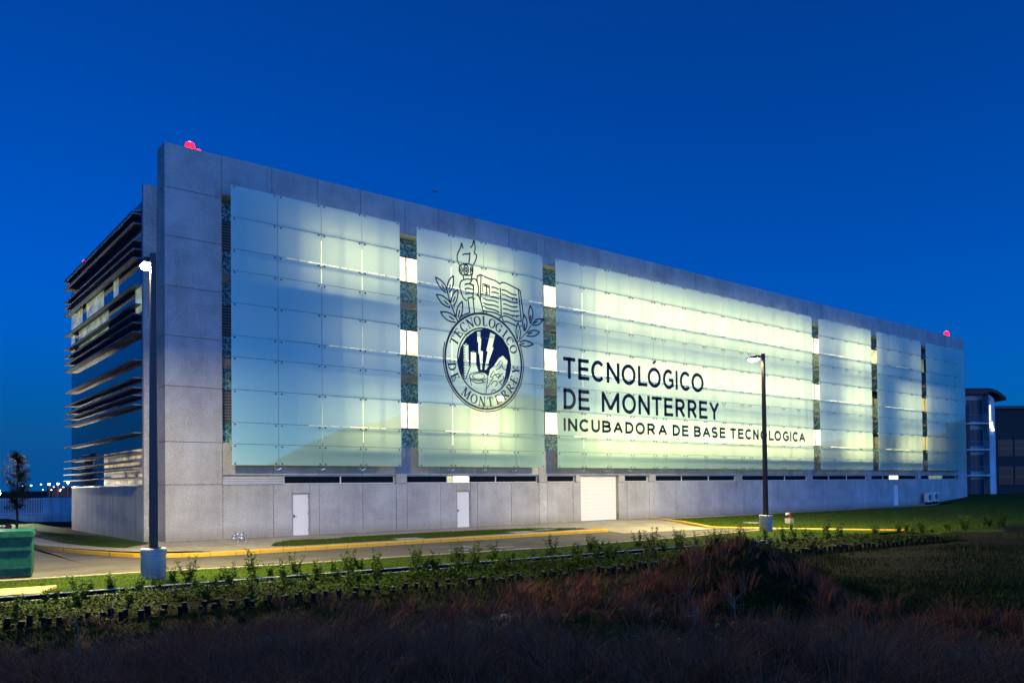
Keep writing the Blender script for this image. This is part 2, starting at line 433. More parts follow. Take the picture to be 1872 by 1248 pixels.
# body of the building behind the window wall, roof
body = MB().box(.02, XE-.4, YR+.3, YF-.15, .1, 16.3).build('building_body', M['concrete_core'], building)
MB().box(.0, XE, YR+.62, YF, 16.3, 16.6).build('roof', M['roof'], building)
MB().box(XE-.38, XE, YR+.002, YF, 0, 16.9).build('end_wall', M['concrete'], building)
MB().box(0, XE-.4, YF-.12, YF, 0, 16.28).build('rear_wall', M['side_base'], building)

# ------------------------------------------------------------------ ground-floor strip windows
def strip(x0, x1, divs, special=()):
    z0, z1 = 2.67, 3.115; y = .20
    fr = MB(); t = .045
    fr.box(x0, x1, y-.05, y+.06, z0, z0+t); fr.box(x0, x1, y-.05, y+.06, z1-t, z1)
    xs = [x0] + divs + [x1]
    for i, x in enumerate(xs):
        a = x if i == 0 else (x-t if i == len(xs)-1 else x-t/2)
        fr.box(a, a+t, y-.05, y+.06, z0+t, z1-t)
    wnd = fr.build('window', M['white_frame'], building)
    for i in range(len(xs)-1):
        mt = M['dark_glass']
        for k, nm in special:
            if k == i: mt = M[nm]
        box_part('pane', xs[i]+t*.6, xs[i+1]-t*.6, y+.01, y+.025, z0+t, z1-t, mt, wnd)
strip(5.83, 12.36, [9.04])
strip(13.12, 22.96, [15.95, 16.35, 17.55, 19.58], ((1, 'lit1'), (2, 'lit2')))
strip(23.72, 26.25, []); strip(31.06, 33.56, [])
strip(34.32, 44.16, [37.43, 40.70]); strip(44.92, 54.76, [48.2, 51.3])
strip(55.52, 65.36, [58.5, 61.7]); strip(66.12, 75.96, [68.73, 69.98, 71.95], ((2, 'lit2'),))
strip(76.72, 85.6, [78.9, 82.2], ((1, 'lit0'),))
lv = MB().box(2.70, 5.80, .30, .34, 2.67, 3.11).build('louver', M['concrete_core'], building)
for k in range(5):
    zz = 2.685+k*.085
    MB().add([(0,0,0),(3.06,0,0),(3.06,.12,.05),(0,.12,.05),(0,0,.022),(3.06,0,.022),(3.06,.12,.072),(0,.12,.072)],
             [(0,3,2,1),(4,5,6,7),(0,1,5,4),(1,2,6,5),(2,3,7,6),(3,0,4,7)]).build('slat', M['white_frame'], lv, (2.72, .08, zz))
strip_fill = [(26.27, 26.70), (30.40, 31.04)]
for a, c in strip_fill: panel(a, c, 2.66, 3.12)

# ------------------------------------------------------------------ doors
M['door_frame'] = mat('grey_door_frame', (.30,.29,.28), .5)
def door(x0, x1, h, left_handle=True):
    fr = MB(); fr.box(x0, x0+.05, .02, .14, 0.02, h); fr.box(x1-.05, x1, .02, .14, 0.02, h); fr.box(x0+.05, x1-.05, .02, .14, h-.05, h)
    d = MB().box(x0+.055, x1-.055, .075, .12, .03, h-.055).build('door', M['white_door'], building)
    fr.build('door_frame', M['door_frame'], d)
    hx = x0+.13 if left_handle else x1-.13
    hb = MB().box(hx-.025, hx+.025, .063, .076, .95, 1.10); hb.tube([(hx, .07, 1.03), (hx, .0, 1.03)], .012, 8); hb.tube([(hx, .0, 1.03), (hx+.12, .0, 1.03)], .011, 8)
    hb.build('handle', M['handle'], d)
    for z in (.25, 1.1, 1.95):
        MB().tube([(x1-.06, .065, z), (x1-.06, .065, z+.11)], .014, 8).build('hinge', M['handle'], d)
for (a, c, h) in (DOORS[0], DOORS[1], DOORS[3]): door(a, c, h)
gx0, gx1, gh = DOORS[2]
gd = MB().box(gx0, gx1, .30, .34, .03, 3.10).build('garage_door', M['concrete_core'], building)
for k in range(12):
    z = .03+k*.256
    box_part('shutter_slat', gx0+.02, gx1-.02, .26, .30, z, z+.252, M['shutter'], gd, .006)
for a_, c_ in ((gx0-.02, gx0+.015), (gx1-.015, gx1+.02)): MB().box(a_, c_, .02, .30, 0, 3.115).build('jamb', M['slab_concrete'], gd)

# ------------------------------------------------------------------ frosted glass screens
ROWS = [17.14, 15.60, 14.05, 13.00, 11.44, 9.86, 8.82, 7.25, 5.66, 4.62, 3.59]
PW = 2.36; YG = -.80
def bay_x(k): return 2.82 + 10.535*k
SCREENS = [[0], [1], [2, 3, 4], [5], [6], [7]]
screen_objs = []
for si, ks in enumerate(SCREENS):
    cols = []
    for n, k in enumerate(ks):
        x = bay_x(k)
        cols += [(x+i*PW, x+(i+1)*PW) for i in range(4)]
        if n < len(ks)-1: cols.append((x+4*PW, bay_x(ks[n+1])))
    X0, X1 = cols[0][0], cols[-1][1]
    fr = MB()
    for z in (8.40, 12.62):                                    # service walkways at floor level
        fr.box(X0+.05, X1-.05, -.62, -.02, z-.03, z+.03)
        fr.box(X0+.05, X1-.05, -.66, -.60, z-.11, z+.11)
    fr.box(X0+.05, X1-.05, -.66, -.55, 4.28, 4.50)
    for z in (15.56, 13.92, 11.40, 9.74, 7.20, 5.52, 16.95, 3.75):
        r = .055 if z in (13.92, 9.74, 5.52) else .032
        fr.tube([(X0+.05, -.66, z), (X1-.05, -.66, z)], r, 6)
    for (a, c) in cols:
        if c-a < 1.5: continue
        m_ = (a+c)/2
        fr.tube([(m_, -.56, 3.75), (m_, -.56, 16.95)], .05, 6)
        for z in (16.9, 12.62, 8.40, 4.35):
            fr.tube([(m_, -.56, z), (m_, .05 if z in (16.9, 4.35) else YR, z)], .035, 6)
        for z in (12.55, 8.33):
            fr.tube([(m_, -.50, z), (m_, .75, z-1.0)], .03, 6)
    scr = fr.build('glass_screen', M['steel'], building)
    g = .011
    for (a, c) in cols:
        for zt, zb in zip(ROWS[:-1], ROWS[1:]):
            box_part('glass_panel', a+g, c-g, YG-.012, YG, zb+g, zt-g, [M['frosted'], M['clear']], scr)
    fx = MB()
    for ci in range(len(cols)+1):
        xj = cols[ci][0] if ci < len(cols) else X1
        offs = ([-.16] if ci == len(cols) else []) + ([.16] if ci == 0 else []) + ([-.16, .16] if 0 < ci < len(cols) else [])
        for zj in ROWS:
            for dx in offs:
                z = zj - .10 if zj != ROWS[-1] else zj + .08
                fx.tube([(xj+dx, -.66, zj-.05 if zj != ROWS[-1] else zj+.1), (xj+dx, YG-.05, z)], .046, 8)
            if 0 < ci < len(cols):
                fx.bar((xj-.18, -.70, zj-.12), (xj, -.66, zj-.22), .03, .03); fx.bar((xj+.18, -.70, zj-.12), (xj, -.66, zj-.22), .03, .03)
    fo = fx.build('point_fixing', M['bracket'], scr); fo['kind'] = 'stuff'
    screen_objs.append(scr)

# ------------------------------------------------------------------ printed lettering on the glass
YT = YG-.0125
def ribbon(mb, pts, wds):
    """flat stroke of given width along a polyline in the glass plane, 3 mm thick"""
    P = np.array(pts, float); n = len(P)
    if not hasattr(wds, '__len__'): wds = [wds]*n
    T = np.zeros_like(P); T[1:-1] = P[2:]-P[:-2]; T[0] = P[1]-P[0]; T[-1] = P[-1]-P[-2]
    T /= np.maximum(np.linalg.norm(T, axis=1, keepdims=True), 1e-6)
    Nn = np.c_[-T[:,1], T[:,0]]
    vv = []; ff = []
    for i in range(n):
        a = P[i]+Nn[i]*wds[i]/2; b = P[i]-Nn[i]*wds[i]/2
        vv += [(a[0], YT-.003, a[1]), (b[0], YT-.003, b[1]), (a[0], YT, a[1]), (b[0], YT, b[1])]
    for i in range(n-1):
        k = 4*i
        ff += [(k, k+4, k+5, k+1), (k+2, k+3, k+7, k+6), (k, k+2, k+6, k+4), (k+1, k+5, k+7, k+3)]
    ff += [(0,1,3,2), (4*n-4, 4*n-2, 4*n-1, 4*n-3)]
    mb.add(vv, ff)
def cap_letter(ch, x0, x1, zb, h, t, parent):
    """one sans-serif capital of stroke t, fitted between x0 and x1, standing on zb"""
    w_ = x1-x0; mb = MB(); hs = t/2
    def P(u, v): return (x0+hs+u*(w_-t), zb+hs+v*(h-t))
    def S(*uv): ribbon(mb, [P(*q) for q in uv], t)
    def V(u, v0=None, v1=None):
        ribbon(mb, [(P(u,0)[0], zb if v0 is None else P(0,v0)[1]), (P(u,0)[0], zb+h if v1 is None else P(0,v1)[1])], t)
    def Hh(v, u0, u1): ribbon(mb, [(x0+u0*w_, P(0,v)[1]), (x0+u1*w_, P(0,v)[1])], t*.92)
    def A(cu, cv, ru, rv, a0, a1, n=24):
        ribbon(mb, [P(cu+ru*math.cos(math.radians(a0+(a1-a0)*i/n)), cv+rv*math.sin(math.radians(a0+(a1-a0)*i/n))) for i in range(n+1)], t)
    if ch == 'T': V(.5); Hh(1, 0, 1)
    elif ch == 'E': V(0); Hh(1, 0, .97); Hh(.53, 0, .92); Hh(0, 0, 1)
    elif ch == 'L': V(0); Hh(0, 0, 1)
    elif ch == 'I': ribbon(mb, [((x0+x1)/2, zb), ((x0+x1)/2, zb+h)], w_)
    elif ch in 'OÓ':
        A(.5, .5, .5, .52, 0, 360, 40)
        if ch == 'Ó':
            cx = (x0+x1)/2; q = [(cx-.16*h, zb+h*1.19), (cx+.02*h, zb+h*1.19), (cx+.16*h, zb+h*1.36), (cx-.02*h, zb+h*1.36)]
            mb.add([(a, YT-.003, z) for a, z in q]+[(a, YT, z) for a, z in q], [(0,1,2,3),(7,6,5,4),(0,4,5,1),(1,5,6,2),(2,6,7,3),(3,7,4,0)])
    elif ch == 'C': A(.56, .5, .56, .52, 42, 318, 36)
    elif ch == 'G': A(.54, .5, .54, .52, 48, 312, 36); V(1, .02, .46); Hh(.46, .55, 1)
    elif ch == 'D': V(0); Hh(1, 0, .5); Hh(0, 0, .5); A(.4, .5, .6, .5, 90, -90, 24)
    elif ch == 'N': V(0); V(1); S((0.02, 1), (.98, 0))
    elif ch == 'M': V(0); V(1); S((.03, .98), (.5, .06)); S((.97, .98), (.5, .06))
    elif ch == 'R': V(0); Hh(1, 0, .55); Hh(.46, 0, .55); A(.5, .73, .42, .27, 90, -90, 18); S((.45, .46), (1.0, -.06))
    elif ch == 'B': V(0); Hh(1, 0, .5); Hh(.54, 0, .55); Hh(0, 0, .55); A(.45, .77, .45, .23, 90, -90, 16); A(.48, .27, .5, .27, 90, -90, 16)
    elif ch == 'Y': V(.5, None, .45); S((-.02, 1.05), (.5, .42)); S((1.02, 1.05), (.5, .42))
    elif ch == 'U': V(0, .3, None); V(1, .3, None); A(.5, .32, .5, .34, 180, 360, 20)
    elif ch == 'A': S((-.02, -.07), (.5, 1.0)); S((1.02, -.07), (.5, 1.0)); Hh(.32, .2, .8)
    elif ch == 'S':
        A(.5, .755, .47, .265, 28, 270, 22); A(.5, .245, .5, .265, 90, -152, 22)
    return mb.build('letter', M['film'], parent)
L1 = [('T', 24.48, 25.56), ('E', 25.82, 26.83), ('C', 27.02, 28.22), ('N', 28.49, 29.75), ('O', 29.96, 31.39), ('L', 31.63, 32.6), ('Ó', 32.65, 34.08), ('G', 34.3, 35.48), ('I', 35.72, 35.95), ('C', 36.2, 37.4), ('O', 37.55, 39.0)]
L2 = [('D', 24.47, 25.57), ('E', 25.81, 26.84), ('M', 27.98, 29.69), ('O', 29.98, 31.38), ('N', 31.64, 32.84), ('T', 33.06, 34.14), ('E', 34.4, 35.38), ('R', 35.67, 36.78), ('R', 37.07, 38.16), ('E', 38.42, 39.43), ('Y', 39.65, 40.88)]
L3 = [('I', 24.46, 24.64), ('N', 24.84, 25.67), ('C', 25.86, 26.75), ('U', 26.97, 27.78), ('B', 27.99, 28.87), ('A', 29.07, 30.01), ('D', 30.26, 31.1), ('O', 31.3, 32.28), ('R', 32.54, 33.41), ('A', 33.72, 34.68), ('D', 35.3, 36.14), ('E', 36.37, 37.13), ('B', 37.77, 38.61), ('A', 38.8, 39.75), ('S', 39.88, 40.66), ('E', 40.91, 41.65), ('T', 42.26, 43.01), ('E', 43.29, 44.04), ('C', 44.24, 45.09), ('N', 45.32, 46.08), ('O', 46.34, 47.3), ('L', 47.54, 48.22), ('O', 48.34, 49.31), ('G', 49.58, 50.48), ('I', 50.68, 50.85), ('C', 51.06, 51.91), ('A', 52.07, 53.01)]
s3 = screen_objs[2]
for ch, a, c in L1: cap_letter(ch, a, c, 9.41, 1.41, .255, s3)
for ch, a, c in L2: cap_letter(ch, a, c, 7.40, 1.37, .255, s3)
for ch, a, c in L3: cap_letter(ch, a, c, 5.99, .83, .19, s3)

# crest printed on the second screen: outlines in metres on the glass plane
EMB_LINES = [[[16.57,16.46],[16.51,16.66],[16.46,16.82],[16.42,16.54],[16.28,16.28],[16.15,16.03],[16.13,15.8],[16.19,15.59],[16.3,15.45]],[[17.11,16.6],[17.28,16.8],[17.37,17.17],[17.43,16.91],[17.47,16.62],[17.37,16.27],[17.56,16.32],[17.54,16.04],[17.42,15.79],[17.3,15.6]],[[16.53,16.06],[16.65,16.16],[16.96,16.2],[17.11,16.3]],[[17.06,16.25],[17.05,15.96],[16.98,15.68]],[[16.3,15.38],[16.44,15.5],[16.75,15.58],[17.08,15.62],[17.26,15.56],[17.28,15.33],[17.25,15.09],[17.2,14.99],[16.84,14.92],[16.49,14.89],[16.31,14.99],[16.27,15.17],[16.3,15.38]],[[16.37,15.39],[16.49,15.28],[16.5,15.12],[16.41,14.92]],[[16.31,15.26],[16.39,15.19],[16.34,15.05]],[[17.16,15.52],[17.08,15.34],[17.11,15.09],[17.18,15.04]],[[17.23,15.43],[17.17,15.29],[17.23,15.17]],[[16.54,14.87],[16.61,14.63]],[[17.21,14.98],[17.13,14.72]],[[16.61,14.63],[16.89,14.72],[17.13,14.7]],[[16.61,14.63],[16.41,14.52],[16.33,14.35],[16.29,14.13],[16.38,13.94],[16.45,13.7],[16.6,13.5],[16.82,13.4]],[[17.04,14.48],[17.17,14.64],[17.23,14.77],[17.43,14.81],[17.56,14.7],[17.66,14.42],[17.68,14.13],[17.63,13.91],[17.55,13.82]],[[17.04,14.48],[17.14,14.43],[17.35,14.4]],[[16.66,14.33],[16.84,14.42],[17.04,14.45],[17.3,14.37],[17.32,14.2]],[[16.65,14.07],[16.89,14.17],[17.09,14.15],[17.3,14.12]],[[16.7,13.81],[16.93,13.88],[17.24,13.9]],[[17.3,14.37],[17.31,14.07],[17.27,13.86],[17.26,13.67]],[[16.85,13.55],[17.24,13.69]],[[16.89,13.54],[17.02,12.72]],[[17.26,13.65],[17.36,12.76]],[[17.37,13.66],[17.31,13.55]],[[17.55,13.82],[17.66,13.87],[17.81,13.56],[18.06,12.87]],[[17.59,14.98],[17.88,15.13]],[[17.59,14.98],[17.56,14.74],[17.69,14.34]],[[17.88,15.13],[17.84,14.32],[17.81,13.56]],[[14.6,14.47],[14.99,14.35],[15.28,14.11],[15.38,13.88]],[[14.6,14.47],[14.73,14.15],[14.99,13.86],[15.33,13.66]],[[15.02,14.09],[15.28,13.8]],[[15.87,14.75],[15.61,14.53],[15.44,14.21],[15.38,13.88]],[[15.87,14.75],[15.87,14.32],[15.75,13.97],[15.55,13.72]],[[15.67,14.17],[15.53,13.9]],[[14.65,13.49],[15.08,13.48],[15.42,13.31],[15.64,13.12]],[[14.65,13.49],[14.84,13.19],[15.17,12.91],[15.62,12.85]],[[15.19,13.2],[15.49,13.0]],[[16.16,14.01],[15.87,13.74],[15.73,13.44],[15.66,13.1]],[[16.16,14.01],[16.18,13.66],[16.04,13.23],[15.84,12.97]],[[15.97,13.55],[15.83,13.2]],[[14.92,12.51],[15.36,12.57],[15.71,12.49],[15.98,12.34]],[[14.92,12.51],[15.17,12.22],[15.51,12.04],[16.0,12.03]],[[15.53,12.33],[15.9,12.17]],[[16.48,13.33],[16.19,13.05],[16.06,12.7],[16.03,12.35]],[[16.48,13.33],[16.51,12.92],[16.43,12.54],[16.23,12.23]],[[16.29,12.79],[16.17,12.34]],[[15.38,13.88],[15.5,13.49],[15.67,13.06],[15.86,12.63],[16.15,12.09]],[[16.28,12.32],[16.56,12.54],[17.0,12.72]],[[16.94,15.27],[16.93,15.16],[16.89,15.06],[16.83,14.99],[16.77,14.96],[16.7,14.97],[16.65,15.03],[16.61,15.11],[16.6,15.22],[16.62,15.33],[16.65,15.43],[16.71,15.5],[16.77,15.53],[16.84,15.52],[16.89,15.47],[16.93,15.38],[16.94,15.27]],[[16.84,15.26],[16.83,15.18],[16.79,15.13],[16.75,15.12],[16.71,15.16],[16.7,15.23],[16.71,15.31],[16.75,15.36],[16.79,15.37],[16.83,15.33],[16.84,15.26]],[[17.59,15.0],[17.87,15.12],[18.21,15.03],[18.6,14.96],[18.94,14.94],[19.3,14.78]],[[19.3,14.78],[19.46,14.9],[19.75,14.91],[20.1,14.82],[20.58,14.7],[20.91,14.61]],[[19.33,14.54],[19.38,13.7],[19.39,12.83]],[[18.02,14.6],[18.01,13.99],[18.51,13.95],[18.49,14.55],[18.02,14.6]],[[18.1,14.45],[18.1,14.51],[18.44,14.47],[18.44,14.4]],[[18.27,14.48],[18.3,14.06]],[[18.18,14.07],[18.39,14.06]],[[18.64,14.47],[18.88,14.51],[19.22,14.43]],[[18.64,14.17],[18.91,14.22],[19.23,14.16]],[[18.59,13.88],[18.87,13.93],[19.22,13.86]],[[18.01,13.74],[18.3,13.65],[18.81,13.69],[19.18,13.61]],[[18.01,13.46],[18.3,13.38],[18.81,13.42],[19.21,13.34]],[[18.0,13.27],[18.3,13.15],[18.81,13.15],[19.22,13.04]],[[18.04,12.97],[18.46,12.97],[18.92,12.96],[19.35,12.83]],[[19.43,14.44],[19.75,14.45],[20.16,14.29],[20.63,14.28]],[[19.44,14.17],[19.74,14.16],[20.15,14.04],[20.69,14.04]],[[19.48,13.86],[19.74,13.88],[20.15,13.76],[20.71,13.8]],[[19.55,13.59],[19.79,13.6],[20.2,13.49],[20.68,13.55]],[[19.53,13.29],[19.85,13.31],[20.26,13.22],[20.79,13.3]],[[19.56,13.02],[19.84,13.03],[20.26,12.94],[20.81,13.02]],[[19.4,12.79],[19.73,12.88],[20.02,12.82],[20.55,12.65],[21.0,12.69]],[[20.77,14.68],[20.86,13.76],[20.98,12.68]],[[20.91,14.61],[21.02,13.92],[21.16,13.06]],[[19.2,12.63],[19.39,12.81],[19.57,12.51]],[[19.57,12.49],[19.84,12.55],[20.19,12.45],[20.57,12.36]],[[20.9,12.37],[21.03,12.43]],[[21.73,13.79],[21.59,13.44],[21.6,13.11],[21.7,12.65]],[[21.73,13.79],[21.94,13.44],[21.92,13.1],[21.73,12.63]],[[21.74,13.17],[21.72,12.84]],[[22.84,13.06],[22.32,13.01],[22.07,12.84],[21.88,12.6]],[[22.84,13.06],[22.57,12.76],[22.32,12.61],[21.91,12.55]],[[22.32,12.84],[22.01,12.69]],[[22.49,12.19],[22.13,12.27],[21.75,12.19],[21.44,12.01]],[[22.49,12.19],[22.12,11.9],[21.75,11.82],[21.38,11.84]],[[21.87,12.08],[21.5,11.95]],[[21.94,11.35],[21.5,11.53],[21.13,11.52],[20.83,11.36]],[[21.94,11.35],[21.49,11.17],[21.13,11.13],[20.77,11.24]],[[21.22,11.33],[20.89,11.28]],[[21.21,13.15],[21.09,12.77],[21.1,12.39],[21.23,12.11]],[[21.21,13.15],[21.44,12.81],[21.45,12.48],[21.26,12.11]],[[21.24,12.6],[21.23,12.18]],[[20.7,12.59],[20.54,12.14],[20.54,11.82],[20.65,11.51]],[[20.7,12.59],[20.89,12.14],[20.9,11.81],[20.8,11.57]],[[20.71,12.12],[20.68,11.6]],[[20.62,11.32],[21.02,11.69],[21.45,12.11],[21.88,12.67]],[[18.48,9.04],[18.75,9.43],[18.88,9.23],[18.61,9.0],[18.48,9.04]],[[18.85,9.18],[19.29,9.32],[19.08,8.98],[18.88,9.23]],[[19.43,9.81],[19.5,9.55],[19.84,9.58]],[[19.08,8.98],[19.43,9.33]],[[19.15,8.72],[19.56,9.02],[19.46,9.17]],[[18.27,8.34],[18.54,8.78],[18.75,9.01]],[[18.54,8.57],[18.81,8.85],[19.08,8.71],[18.87,8.49]],[[19.02,9.78],[19.3,10.07],[19.47,9.98],[19.16,9.57],[18.92,9.5]],[[18.57,8.09],[18.74,8.32],[18.94,8.2]],[[19.41,8.58],[19.21,8.78]],[[18.31,9.05],[18.28,8.97],[18.18,8.89],[18.02,8.82],[17.83,8.77],[17.62,8.74],[17.41,8.74],[17.22,8.76],[17.07,8.81],[16.98,8.87],[16.95,8.95],[16.98,9.03],[17.08,9.11],[17.23,9.18],[17.42,9.23],[17.63,9.26],[17.84,9.27],[18.03,9.25],[18.18,9.2],[18.28,9.13],[18.31,9.05]],[[18.08,9.04],[18.05,8.96],[17.95,8.89],[17.8,8.84],[17.62,8.81],[17.45,8.81],[17.3,8.84],[17.2,8.9],[17.17,8.97],[17.21,9.04],[17.3,9.11],[17.45,9.16],[17.63,9.19],[17.8,9.19],[17.95,9.16],[18.05,9.11],[18.08,9.04]],[[16.96,8.92],[17.1,8.41]],[[18.31,8.92],[18.15,8.01]],[[16.98,8.77],[17.49,8.55],[18.14,8.7]],[[17.05,9.61],[16.66,8.75]],[[17.06,10.44],[17.25,10.4],[17.45,10.45]],[[16.54,10.83],[16.71,10.78],[16.89,10.85]],[[16.53,10.67],[16.65,10.65]],[[16.53,10.52],[16.65,10.49]],[[16.53,10.36],[16.65,10.34]],[[16.53,10.21],[16.65,10.18]],[[16.53,10.05],[16.65,10.03]],[[16.53,9.9],[16.65,9.87]],[[16.52,9.74],[16.64,9.72]],[[16.52,9.59],[16.64,9.56]],[[16.52,9.43],[16.64,9.41]],[[16.52,9.28],[16.64,9.25]],[[16.52,9.12],[16.64,9.1]],[[16.51,8.97],[16.63,8.94]],[[16.51,8.81],[16.63,8.79]]]
EMB_FILL = [[[16.55,8.79],[16.22,9.28],[16.13,9.79],[16.3,10.57],[16.75,11.24],[17.4,11.7],[18.09,11.89],[18.78,11.84],[19.45,11.5],[19.93,10.93],[20.11,10.14],[20.05,9.59],[19.83,9.09],[19.55,8.69],[19.21,8.38],[19.42,8.63],[19.63,9.18],[19.77,9.79],[19.85,10.12],[19.47,10.41],[19.17,10.22],[18.82,9.76],[18.48,9.47],[18.38,9.09],[18.08,9.25],[17.63,9.26],[17.44,9.69],[17.45,10.43],[17.25,10.47],[17.06,10.41],[17.05,9.66],[16.91,9.49],[16.89,10.84],[16.71,10.87],[16.54,10.81]],[[17.54,11.65],[17.79,11.68],[17.78,11.3],[17.85,11.25],[17.77,10.54],[17.96,10.53],[17.88,9.42],[17.77,9.41],[17.69,10.34],[17.63,10.36],[17.62,11.02],[17.55,11.04]],[[18.53,11.71],[18.9,11.62],[18.67,10.86],[18.77,10.82],[18.29,9.71],[18.39,9.7],[18.19,9.44],[18.07,9.43],[18.09,9.54],[18.33,10.56],[18.21,10.55]]]
s2 = screen_objs[1]
def smooth(pts, it=2):
    P = [np.array(p, float) for p in pts]
    if len(P) < 3: return P
    for _ in range(it):
        Q = [P[0]]
        for a, b in zip(P[:-1], P[1:]): Q += [a*.75+b*.25, a*.25+b*.75]
        Q.append(P[-1]); P = Q
    return P
def arc(cx, cz, r, a0, a1, n=96):
    return [(cx+r*math.cos(math.radians(a0+(a1-a0)*i/n)), cz+r*math.sin(math.radians(a0+(a1-a0)*i/n))) for i in range(n+1)]
crest = MB()
for i, l in enumerate(EMB_LINES):
    ang = len(l) in (5,) and i > 40
    ribbon(crest, l if ang else smooth(l, 1), .085 if i < 92 else .055)
CX, CZ = 18.09, 9.935
ribbon(crest, arc(CX, CZ, 2.86, 0, 360, 128), .13)
ribbon(crest, arc(CX+.01, CZ, 3.01, 163, 384, 110), .07)
ribbon(crest, arc(CX, CZ, 1.98, 0, 360, 96), .09)
cr = crest.build('crest', M['film'], s2)
cr['label'] = 'black line crest of torch, open book, laurel and round seal'
# filled field of the seal with the bolts left clear
from mathutils.geometry import tessellate_polygon
loops = [[Vector((x, z, 0)) for x, z in l] for l in EMB_FILL]
tris = tessellate_polygon(loops); flat = [v for l in loops for v in l]
fm = MB().add([(v.x, YT-.0022, v.y) for v in flat], [tuple(t) for t in tris])
fm.build('seal_field', M['navy'], s2)
# serif capitals round the seal
TK, TN = .20, .085
def ell(cx, cy, rx, ry, a0, a1, n=20):
    p = []; wd = []
    for i in range(n+1):
        t = math.radians(a0+(a1-a0)*i/n); p.append((cx+rx*math.cos(t), cy+ry*math.sin(t)))
        wd.append(TN+(TK-TN)*abs(math.cos(t))**1.3)
    return p, wd
def st(x0, y0, x1, y1, wd): return [(x0, y0), ((x0+x1)/2, (y0+y1)/2), (x1, y1)], [wd]*3
GL = {
 'T': (.80, [st(.40,0,.40,1,TK), st(.02,.965,.78,.965,TN), st(.04,1,.04,.76,TN), st(.76,1,.76,.76,TN), st(.24,.025,.56,.025,TN)]),
 'E': (.74, [st(.2,0,.2,1,TK), st(.05,.97,.64,.97,TN), st(.63,1,.63,.78,TN), st(.2,.52,.5,.52,TN), st(.5,.63,.5,.4,TN), st(.05,.03,.68,.03,TN), st(.68,0,.68,.24,TN)]),
 'C': (.80, [ell(.42,.5,.36,.48,48,318), st(.68,.98,.68,.70,TN)]),
 'N': (.92, [st(.16,0,.16,1,TN), st(.14,.98,.76,.02,TK), st(.76,0,.76,1,TN), st(.02,.97,.22,.97,TN), st(.62,.97,.9,.97,TN), st(.04,.03,.28,.03,TN)]),
 'O': (.88, [ell(.44,.5,.37,.48,0,360,28)]),
 'L': (.70, [st(.2,0,.2,1,TK), st(.05,.97,.36,.97,TN), st(.05,.03,.66,.03,TN), st(.66,0,.66,.28,TN)]),
 'G': (.88, [ell(.43,.5,.37,.48,48,318), st(.70,.98,.70,.72,TN), st(.70,.08,.70,.42,TK*.9), st(.54,.42,.84,.42,TN)]),
 'I': (.42, [st(.21,0,.21,1,TK), st(.06,.97,.36,.97,TN), st(.06,.03,.36,.03,TN)]),
 'D': (.88, [st(.2,0,.2,1,TK), st(.05,.97,.4,.97,TN), st(.05,.03,.4,.03,TN), ell(.36,.5,.40,.47,90,-90)]),
 'M': (1.06, [st(.14,0,.14,1,TN), st(.16,.98,.53,.05,TK), st(.53,.05,.86,.98,TN), st(.88,0,.88,1,TK), st(.02,.97,.2,.97,TN), st(.8,.97,1.02,.97,TN), st(.02,.03,.28,.03,TN), st(.72,.03,1.02,.03,TN)]),
 'R': (.88, [st(.2,0,.2,1,TK), st(.05,.97,.4,.97,TN), st(.05,.03,.36,.03,TN), ell(.36,.74,.30,.23,90,-90), st(.36,.5,.82,.0,TK)]),
 'Y': (.86, [st(.43,0,.43,.5,TK), st(.12,.98,.43,.48,TK), st(.76,.98,.43,.48,TN), st(0,.97,.28,.97,TN), st(.62,.97,.88,.97,TN), st(.27,.03,.59,.03,TN)]),
}
def seal_text(words, a0, a1, top):
    hh = .56; n = len(words)
    for i, ch in enumerate(words):
        if ch == ' ': continue
        mb = MB()
        th = math.radians(a0+(a1-a0)*i/(n-1)); wd, strokes = GL[ch]
        for p, ww in strokes:
            q = []
            for (x, y) in p:
                if top:
                    r = 2.14+y*hh; t = th-(x-wd/2)*hh*1.0/2.42
                else:
                    r = 2.71-y*hh; t = th+(x-wd/2)*hh*1.0/2.42
                q.append((CX+r*math.cos(t), CZ+r*math.sin(t)))
            ribbon(mb, q, [k*hh for k in ww])
        mb.build('seal_letter', M['film'], s2)
seal_text('TECNOLOGICO', 155.5, 23, True)
seal_text('DE MONTERREY', 192, 352, False)

# ------------------------------------------------------------------ side facade with sunshade fins
MB().box(XL-.02, .0, 1.2, 1.45, 0, 17.0).build('return_wall', M['concrete'], building)
MB().box(XL, .0, 1.46, YF, 0, 2.65).build('side_base_wall', M['side_base'], building)
side = MB().box(XL+.12, .0, 1.46, YF-.02, 2.65, 16.25).build('curtain_wall', M['concrete_core'], building)
zrow = [2.68, 4.42, 6.55, 8.75, 10.95, 12.25, 13.55, 16.2]
ny = 15; dy = (YF-.1-1.48)/ny
mu = MB()
for i in range(ny+1): mu.box(XL-.012, XL+.1, 1.48+i*dy-.02, 1.48+i*dy+.02, 2.66, 16.2)
for z in zrow: mu.box(XL-.010, XL+.1, 1.47, YF-.02, z-.025, z+.025)
mu.build('mullion_grid', M['mullion'], side)
for zi in range(len(zrow)-1):
    for i in range(ny):
        mt = M['side_glass']; yy = 1.48+(i+.5)*dy
        if zi in (4, 5): mt = M['lit0'] if RNG.random() < (.82 if yy > 8 else .35) else M['side_glass']
        if zi == 0 and yy < 9.0: mt = M['litblind'] if RNG.random() < .95 else M['side_glass']
        o = box_part('pane', XL-.03, XL-.012, 1.48+i*dy+.008, 1.48+(i+1)*dy-.008, zrow[zi]+.008, zrow[zi+1]-.008, mt, side)
FINZ = [15.61, 15.14, 14.32, 13.91, 13.49, 12.19, 11.30, 10.82, 10.40, 9.96, 8.63, 7.78, 7.31, 6.95, 6.50, 5.17, 4.29, 3.85, 3.45, 3.07]
